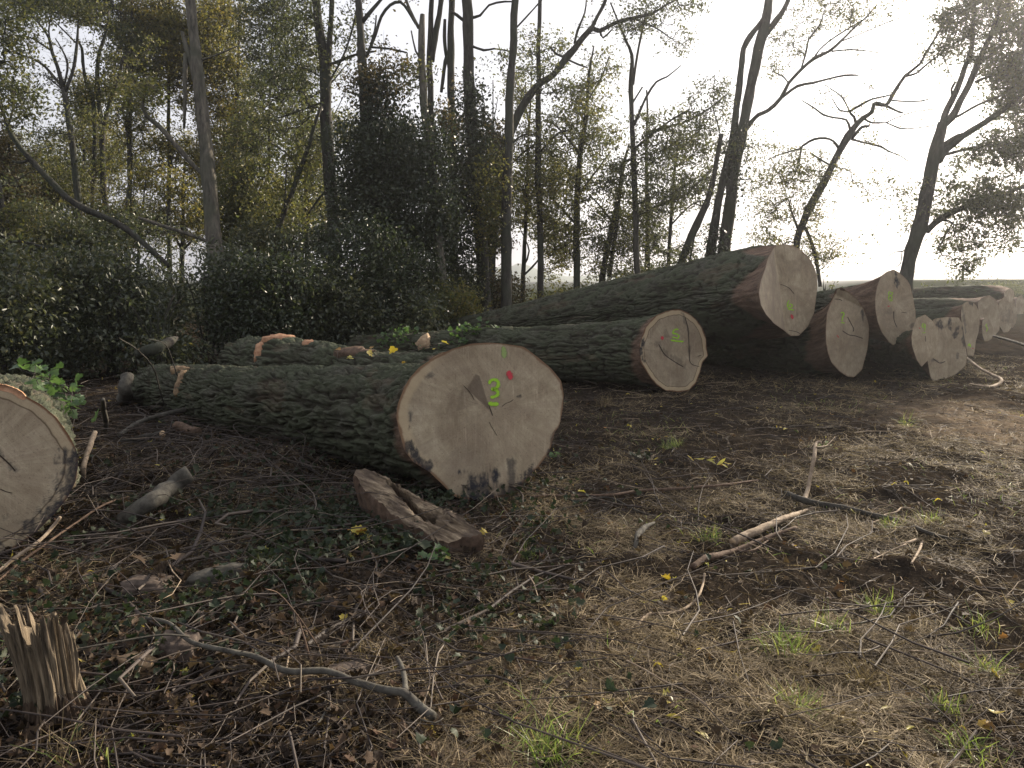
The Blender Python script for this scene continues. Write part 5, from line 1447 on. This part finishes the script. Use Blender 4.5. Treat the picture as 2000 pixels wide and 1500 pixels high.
for q, (lb, x, yt, rx, d, lf) in enumerate(SH):
    shrub(lb, x, yt, rx, d, lf, seed=q, group=None, dens=1.15 if d < 20 else 0.9)


# ------------------------------------------------------------------ leaf sprigs on logs, tufts, low plants
def sprig(label, lg, pts, n, size=.07, mat='leaf_fresh', up=.8):
    rng = np.random.default_rng(int(pts[0][0]))
    ctr, lp = [], []
    sg = []
    for (px, py) in pts:
        p, e = near_bark(lg, px, py)
        c = p + e * .04 + np.array([0, 0, .04]); ctr.append(c)
        q = c + rng.normal(size=(n, 3)) * np.array([.09, .07, .05]); lp.append(q)
        sg.append(np.stack([np.broadcast_to(c, q.shape), q], 1))
    lp = np.concatenate(lp); sg = np.concatenate(sg)
    base = np.mean(ctr, 0)
    rt = thing('leafy_sprig', label, 'ivy sprig', base)
    V, T = lobed(lp, size, rng, IVY, up)
    mk('leaves', V, T, mat, rt, smooth=False)
    ch = np.concatenate([np.stack([np.array(ctr[:-1]), np.array(ctr[1:])], 1), sg]) if len(ctr) > 1 else sg
    V, Q = segs(ch[:, 0], ch[:, 1], np.full(len(ch), .0025), np.full(len(ch), .0015), 4)
    mk('stem', V, Q, 'twig', rt)


sprig('bunch of fresh green ivy leaves on the log at the picture edge', LA, [(70, 752), (95, 752), (115, 765), (135, 780), (140, 800)], 13, .085)
sprig('green ivy sprig on the mossy log left of the pale branch stub', L5, [(752, 660), (775, 655), (795, 652), (785, 668), (760, 672)], 16, .085)
sprig('second green ivy sprig on the mossy log behind the big cut end', L5, [(890, 655), (905, 648), (925, 652), (945, 640), (900, 668)], 12, .09)
sprig('trailing ivy wisps beneath the pale branch stub', L5, [(800, 680), (830, 690), (860, 680)], 7, .06)
sprig('yellow fallen leaves caught on top of the number 3 log', L3, [(650, 694), (735, 696), (770, 700), (868, 690)], 2, .07, 'litter_yellow')


def tuft(label, px, py, n, hgt, mat='grass_green', spread=.05, seed=0, name='grass_tuft'):
    rng = np.random.default_rng(seed + int(px))
    c = G(px, py); c[2] = H(c[None, :2])[0]
    b = c + rng.normal(size=(n, 3)) * np.array([spread, spread, 0])
    b[:, 2] = H(b[:, :2]) - .005
    V, Q = blades(b, hgt * rng.uniform(.5, 1.2, n), .0035, rng, 0.75, 0.5)
    tag(mk(name, V, Q, mat, None, c, smooth=False), label, 'grass')


def blades(b, L, w, rng, upness=.1, bendf=.3):
    n = len(b)
    D = rng.normal(size=(n, 3)); D[:, 2] = 0; D = unit(D)
    el = upness + rng.normal(size=n) * .18
    el = np.clip(el, -.1, 1.3) * 1.2
    d0 = D * np.cos(el)[:, None] + np.array([0, 0, 1]) * np.sin(el)[:, None]
    d1 = d0 - np.array([0, 0, 1]) * (bendf * rng.uniform(.3, 1.4, n))[:, None] + rng.normal(size=(n, 3)) * .25
    S = unit(np.cross(d0, rng.normal(size=(n, 3)) * .4 + np.array([0, 0, 1])))
    L = np.asarray(L)[:, None]; w = (w * rng.uniform(.6, 1.4, n))[:, None]
    m = b + d0 * L * .5; t = m + unit(d1) * L * .5
    V = np.stack([b - S * w * .5, b + S * w * .5, m + S * w * .45, m - S * w * .45, t + S * w * .12, t - S * w * .12], 1).reshape(-1, 3)
    o = (np.arange(n) * 6)[:, None]
    Q = np.concatenate([o + np.array([0, 1, 2, 3]), o + np.array([3, 2, 4, 5])])
    return V, Q


for lb, x, y, n, h, mt in (
    ('bright green grass tuft at the bottom edge of the straw', 1072, 1490, 150, .19, 'grass_green'),
    ('full yellowish green tuft below the thin bent pale twig', 1536, 1278, 140, .15, 'grass_green'),
    ('upright green tuft behind the full yellowish green one', 1620, 1240, 70, .15, 'grass_green'),
    ('small splayed green tuft close to the right picture edge', 1905, 1238, 50, .13, 'grass_green'),
    ('pale green tuft below the small splayed one', 1922, 1312, 80, .12, 'grass_green'),
    ('dark green tuft under a hood of dry grass', 1558, 1402, 110, .12, 'grass_green'),
    ('flat yellow green tuft uphill of the upright one', 1712, 1188, 90, .12, 'grass_green'),
    ('thin three bladed tuft between the bright tuft and the curved branch', 1032, 1405, 9, .14, 'grass_green'),
    ('sparse tuft with yellow leaf by the forked pale twig', 1735, 1030, 60, .12, 'grass_green'),
    ('green tuft beside the crooked white twig', 1815, 1028, 60, .13, 'grass_green'),
    ('small green tuft near the row of logs', 1770, 830, 60, .18, 'grass_green'),
    ('pale tuft beside the thick sawn stick', 1385, 1045, 80, .12, 'grass_green'),
    ('wispy tuft left of the curled bark strip', 1030, 1090, 40, .13, 'grass_green'),
    ('dry yellow straw tuft behind the fork of the curved branch', 735, 1285, 160, .13, 'straw'),
    ('dry tuft of tan grass in the bottom left corner', 122, 1500, 60, .2, 'straw'),
    ('broad green blades beside the dry tan tuft', 170, 1505, 14, .2, 'grass_green'),
    ('hood of dry grass over the dark green tuft', 1545, 1372, 130, .15, 'straw'),
    ('dry grass clump right of the pair of green tufts', 1690, 1330, 160, .14, 'straw'),
    ('low green tuft under the dry grass clump', 1845, 1395, 60, .1, 'grass_green'),
    ('green tuft in the bottom right corner', 1890, 1478, 110, .12, 'grass_green'),
    ('tuft of short pale grass in front of the green 5 log', 1310, 878, 90, .16, 'grass_green'),
    ('dry grass clump at the base of the green 5 log', 1180, 790, 130, .2, 'straw'),
    ('thin green blades left of the dark green tuft', 1495, 1135, 40, .1, 'straw')):
    tuft(lb, x, y, n, h, mt, spread=.02 + h * .14)


def weed(label, px, py, n, size, r, mat='leaf_fresh', shape=IVY, hgt=.08):
    rng = np.random.default_rng(int(px * 3 + py))
    c = G(px, py); c[2] = H(c[None, :2])[0]
    lp = c + rng.normal(size=(n, 3)) * np.array([r, r, 0]) + np.array([0, 0, 1]) * rng.uniform(.02, hgt, n)[:, None]
    V, T = lobed(lp, size, rng, shape, .9)
    rt = thing('weed', label, 'weed', c)
    mk('leaves', V, T, mat, rt, smooth=False)
    V, Q = segs(np.broadcast_to(c, lp.shape) + rng.normal(size=lp.shape) * .008, lp, np.full(n, .002), np.full(n, .0015), 4)
    mk('stem', V, Q, 'twig', rt)


weed('grey green weed with lobed leaves on the bare ground before the cut ends', 1255, 905, 14, .075, .07, 'litter_green')
weed('little bright clover like weed at the foot of the largest cut end', 1085, 905, 14, .04, .05)
weed('green oak seedling in front of the hollow stump', 795, 1095, 12, .10, .06, 'litter_green', LOBE)
weed('second small green plant right of the oak seedling', 855, 1105, 9, .07, .05, 'leaf_fresh', LOBE)
weed('yellow leaved shoot beside the mossy bent branch', 698, 1068, 6, .075, .03, 'litter_yellow', LOBE)
weed('yellowing shoot standing in the brash by the sawn branches', 415, 812, 6, .085, .04, 'litter_yellow', LOBE)
weed('small leafy green weed near the slanting pale stick', 1610, 880, 12, .05, .06, 'grass_green', LANCE)
weed('yellow leaf spray on the wand before the green 5 log', 1400, 918, 9, .08, .08, 'litter_yellow', LANCE, .05)
weed('brown wilted leaf spray beside the grey weathered log end', 320, 1150, 16, .08, .09, 'litter_brown', LOBE, .16)
weed('wilted yellow leaf spray right of the grey weathered log end', 478, 1178, 10, .07, .05, 'litter_brown', LOBE, .14)
weed('dim green leaf sprig behind the splintered stump', 10, 1290, 10, .06, .05, 'leaf_fresh', LANCE, .16)

# ------------------------------------------------------------------ litter that nobody could count
def field_points(n, r0, r1, a0, a1, rng, p=1.0):
    u = rng.uniform(0, 1, n)
    r = (r0 ** (1 - p) + u * (r1 ** (1 - p) - r0 ** (1 - p))) ** (1 / (1 - p)) if abs(p - 1) > 1e-3 else r0 * (r1 / r0) ** u
    a = np.radians(rng.uniform(a0, a1, n))
    return np.stack([r * np.sin(a), r * np.cos(a)], -1)


def brash(xy):
    """1 on the shaded brash side (left, round log 3), 0 on the straw side"""
    x, y = xy[:, 0], xy[:, 1]
    line = (x - (0.15 + 0.06 * (y - 3)))
    return 1 - sstep(-.55, .35, line + 0.35 * fbm(xy * 1.3, 3, 41) * 2)


rng = np.random.default_rng(5)
xy = field_points(700000, 1.7, 19, -50, 52, rng, 1.15)
bz = brash(xy)
pm = fbm(xy * 1.25, 4, 51)
mud = sstep(5.0, 7.0, xy[:, 1]) * (1 - sstep(2.2, 4.6, xy[:, 0] - (xy[:, 1] - 8) * .45))
worn = 1 - sstep(.5, 1.7, np.hypot(xy[:, 0] - 5.6, xy[:, 1] * .55 - 4.4) + fbm(xy * 1.5, 2, 8))
pr_ = np.clip(.44 + 2.2 * pm, .02, 1) * (1 - .7 * worn) * (1 - .60 * bz) * (1 - .6 * mud)
xy = xy[rng.uniform(0, 1, len(xy)) < pr_]
r = np.hypot(xy[:, 0], xy[:, 1])
b = np.stack([xy[:, 0], xy[:, 1], H(xy) + rng.uniform(0, .022, len(xy))], -1)
V, Q = blades(b, rng.uniform(.03, .15, len(b)) * (1 + .05 * r), .0021 * (1 + .10 * r), rng, .07, .2)
mk('straw', V, Q, 'straw', None, smooth=False)['kind'] = 'stuff'
# short standing stubble
xy = field_points(80000, 1.7, 16, -50, 52, rng, 1.1)
bz = brash(xy); pm = fbm(xy * 1.6, 3, 57)
xy = xy[rng.uniform(0, 1, len(xy)) < np.clip(.25 + 1.6 * pm, 0, 1) * (1 - .6 * bz)]
b = np.stack([xy[:, 0], xy[:, 1], H(xy) - .003], -1)
V, Q = blades(b, rng.uniform(.03, .11, len(b)), .0028, rng, .5, .5)
mk('dry_grass', V, Q, 'straw', None, smooth=False)['kind'] = 'stuff'
# sparse green grass through the straw
xy = field_points(16000, 1.8, 26, -30, 38, rng, 1.0)
bz = brash(xy); pm = fbm(xy * .8, 3, 58)
xy = xy[rng.uniform(0, 1, len(xy)) < np.clip(-.1 + 2.2 * pm, 0, 1) * (1 - .9 * bz)]
b = np.stack([xy[:, 0], xy[:, 1], H(xy) - .003], -1)
V, Q = blades(b, rng.uniform(.05, .13, len(b)), .004, rng, .6, .6)
mk('grass', V, Q, 'grass_green', None, smooth=False)['kind'] = 'stuff'


def twigs(n, r0, r1, a0, a1, lmin, lmax, rad, seed, wb, p=1.0, lift=.03):
    rg = np.random.default_rng(seed)
    xy = field_points(n, r0, r1, a0, a1, rg, p)
    bz = brash(xy)
    xy = xy[rg.uniform(0, 1, len(xy)) < (wb * bz + (1 - wb) * (1 - bz))]
    n = len(xy)
    a = rg.uniform(0, 6.283, n); L = rg.uniform(lmin, lmax, n)
    K = 5
    pts = np.zeros((n, K, 3)); cur = xy.copy(); ang = a.copy()
    z0 = rg.uniform(0, lift, n); tilt = rg.normal(size=n) * .10
    for k in range(K):
        pts[:, k, :2] = cur
        pts[:, k, 2] = np.maximum(H(cur) + .004, H(cur) * .5 + z0 + tilt * L * (k / (K - 1.0)))
        ang = ang + rg.normal(size=n) * .28
        cur = cur + np.stack([np.cos(ang), np.sin(ang)], -1) * (L / (K - 1))[:, None]
    rd = rad * rg.uniform(.4, 1.5, n)
    fr = np.linspace(1, .4, K)
    P0 = pts[:, :-1].reshape(-1, 3); P1 = pts[:, 1:].reshape(-1, 3)
    R0 = (rd[:, None] * fr[:-1]).ravel(); R1 = (rd[:, None] * fr[1:]).ravel()
    return segs(P0, P1, R0, R1, 4)


def canes(n, seed):
    rg = np.random.default_rng(seed); o = []
    for q in range(n):
        c = np.array([rg.normal(-2.3, 1.2), rg.normal(5.6, 1.5)])
        if c[0] > -.9 + .25 * (c[1] < 4) or c[1] < 2.6:
            continue
        a = rg.uniform(0, 6.28); L = rg.uniform(.4, 1.5); hgt = rg.uniform(.04, .26)
        t = np.linspace(0, 1, 8)
        p = c + np.stack([np.cos(a + .8 * t), np.sin(a + .8 * t)], -1) * (L * t)[:, None]
        z = H(p) + hgt * np.sin(math.pi * np.clip(t * rg.uniform(.6, 1.1), 0, 1)) + .01
        o.append(tube(np.column_stack([p, z]), (.0032 * rg.uniform(.5, 1.5)) * (1 - .6 * t), 5, 0.2, q))
    V, fs = join(o)
    return V, np.concatenate(fs[:1]) if len(fs) == 1 else fs[0]


V, fs = join([canes(260, 4), twigs(150, 3.2, 11, -36, 2, .4, 1.2, .010, 15, .95, .6, .10), twigs(7000, 1.8, 14, -50, 50, .12, .5, .0024, 1, .72), twigs(7000, 5, 15, -12, 38, .04, .22, .0022, 12, .3, .9, .03), twigs(1500, 2.2, 16, -38, 36, .4, 1.3, .0042, 2, .75, 1.0, .08), twigs(1400, 5.5, 13, -52, 0, .2, .9, .0045, 3, .95, .6, .14), twigs(6500, 1.8, 9, -52, 8, .06, .3, .0018, 8, .9, 1.0, .05)])
mk('twig_litter', V, fs, 'twig')['kind'] = 'stuff'
V, fs = join([twigs(900, 2, 12, -30, 38, .1, .4, .0026, 4, .4), twigs(170, 3, 14, -36, 38, .3, .8, .0034, 6, .6, 1.0, .10)])
mk('twig_debris', V, fs, 'branch_pale')['kind'] = 'stuff'

xy = field_points(36000, 1.7, 16, -52, 50, rng, 1.0)
bz = brash(xy)
xy = xy[rng.uniform(0, 1, len(xy)) < .07 + .93 * bz]
lp = np.stack([xy[:, 0], xy[:, 1], H(xy) + rng.uniform(.002, .05, len(xy))], -1)
V, T = lobed(lp, .042, rng, LOBE, .8, .6)
mk('dead_leaves', V, T, 'litter_brown', None, smooth=False)['kind'] = 'stuff'
xy = field_points(420, 1.9, 16, -36, 37, rng, 1.0)
lp = np.stack([xy[:, 0], xy[:, 1], H(xy) + .022], -1)
hf = len(lp) // 2
V1, T1 = lobed(lp[:hf * 3 // 2], .05, rng, LANCE, 1.3, .5); V2, T2 = lobed(lp[hf * 3 // 2:], .05, rng, LOBE, 1.3, .4)
mk('fallen_leaves', np.concatenate([V1, V2]), np.concatenate([T1, T2 + len(V1)]), 'litter_yellow', None, smooth=False)['kind'] = 'stuff'
# green ivy and cut leaves on the brash side
xy = field_points(8000, 3.2, 12, -44, 6, rng, .8)
bz = brash(xy); pm = fbm(xy * 1.1, 3, 77)
xy = xy[rng.uniform(0, 1, len(xy)) < np.clip(-.05 + 2.2 * pm, 0, 1) * bz]
lp = np.stack([xy[:, 0], xy[:, 1], H(xy) + rng.uniform(.01, .09, len(xy))], -1)
xy2 = np.stack([rng.normal(-1.05, .7, 4200), rng.normal(4.6, .95, 4200)], -1)
xy2 = xy2[fbm(xy2 * 1.6, 3, 79) > -.08]
lp = np.concatenate([lp, np.stack([xy2[:, 0], xy2[:, 1], H(xy2) + rng.uniform(.01, .12, len(xy2))], -1)])
V, T = lobed(lp, .045, rng, IVY, .6, .5)
mk('undergrowth', V, T, 'litter_green', None, smooth=False)['kind'] = 'stuff'
# wood chips and crumbs of earth
xy = field_points(30000, 1.8, 15, -50, 50, rng, 1.0)
lp = np.stack([xy[:, 0], xy[:, 1], H(xy) + .012], -1)
V, T = lobed(lp, .016, rng, np.array([[-.4, -.3], [.4, -.35], [.45, .3], [-.35, .35]]), 1.0, .3)
mk('wood_debris', V, T, 'litter_brown', None, smooth=False)['kind'] = 'stuff'

# ------------------------------------------------------------------ air, light, camera
nt = newmat('mist')
pv = nd(nt, 'ShaderNodeVolumePrincipled')
pv.inputs['Color'].default_value = (.93, .95, 1.0, 1); pv.inputs['Density'].default_value = 0.0012; pv.inputs['Anisotropy'].default_value = 0.8
o_ = nd(nt, 'ShaderNodeOutputMaterial'); nt.links.new(pv.outputs[0], o_.inputs['Volume'])
HAZE = True
if HAZE:
    x0, x1, y0, y1, z0, z1 = -1450, 1450, -1450, 1450, -3, 34
    V = np.array([[x, y, z] for z in (z0, z1) for y in (y0, y1) for x in (x0, x1)], float)
    Q = np.array([[0, 2, 3, 1], [4, 5, 7, 6], [0, 1, 5, 4], [2, 6, 7, 3], [0, 4, 6, 2], [1, 3, 7, 5]])
    hz = mk('haze', V, Q, 'mist', None, smooth=False); hz['kind'] = 'stuff'

w = bpy.data.worlds.new('World'); SC.world = w; w.use_nodes = True
nt = w.node_tree
bg = nt.nodes['Background']
sky = nt.nodes.new('ShaderNodeTexSky'); sky.sky_type = 'NISHITA'; sky.sun_disc = False
sky.sun_elevation = SUN_EL; sky.sun_rotation = SUN_AZ
sky.air_density = 1.3; sky.dust_density = 5.0; sky.ozone_density = 1.0
tcw = nt.nodes.new('ShaderNodeTexCoord').outputs['Generated']
cl = noise(nt, mapping(nt, tcw, (1, 1, 2.4)), 2.2, 5, 0.6)
cm = ramp(nt, [(.25, (.45, .45, .45)), (.75, (.8, .8, .8))], cl)
hs = nt.nodes.new('ShaderNodeHueSaturation'); hs.inputs['Saturation'].default_value = 0.35; nt.links.new(sky.outputs[0], hs.inputs['Color'])
nt.links.new(mix(nt, cm, hs.outputs[0], (4.1, 4.1, 4.5)), bg.inputs[0]); bg.inputs[1].default_value = 0.12

sl = bpy.data.lights.new('sun', 'SUN'); sl.energy = 5.0; sl.angle = math.radians(0.55); sl.color = (1.0, .86, .68)
so = bpy.data.objects.new('sun', sl); COL.objects.link(so)
S = Vector((math.sin(SUN_AZ) * math.cos(SUN_EL), math.cos(SUN_AZ) * math.cos(SUN_EL), math.sin(SUN_EL)))
so.rotation_euler = S.to_track_quat('Z', 'Y').to_euler(); so.location = S * 60

cd = bpy.data.cameras.new('camera'); cd.sensor_width = 36; cd.lens = F / 2000 * 36; cd.clip_end = 4000; cd.clip_start = .05
co = bpy.data.objects.new('camera', cd); COL.objects.link(co)
co.location = CAM; co.rotation_euler = (math.pi / 2 - TH, 0, 0)
SC.camera = co
SC.view_settings.view_transform = 'Standard'; SC.view_settings.look = 'None'
SC.view_settings.exposure = 0.98; SC.view_settings.gamma = 1.0
SC.cycles.max_bounces = 6; SC.cycles.diffuse_bounces = 3; SC.cycles.glossy_bounces = 2; SC.cycles.transmission_bounces = 4; SC.cycles.volume_bounces = 0
SC.cycles.transparent_max_bounces = 4
SC.cycles.use_denoising = True; SC.cycles.denoising_prefilter = 'ACCURATE'
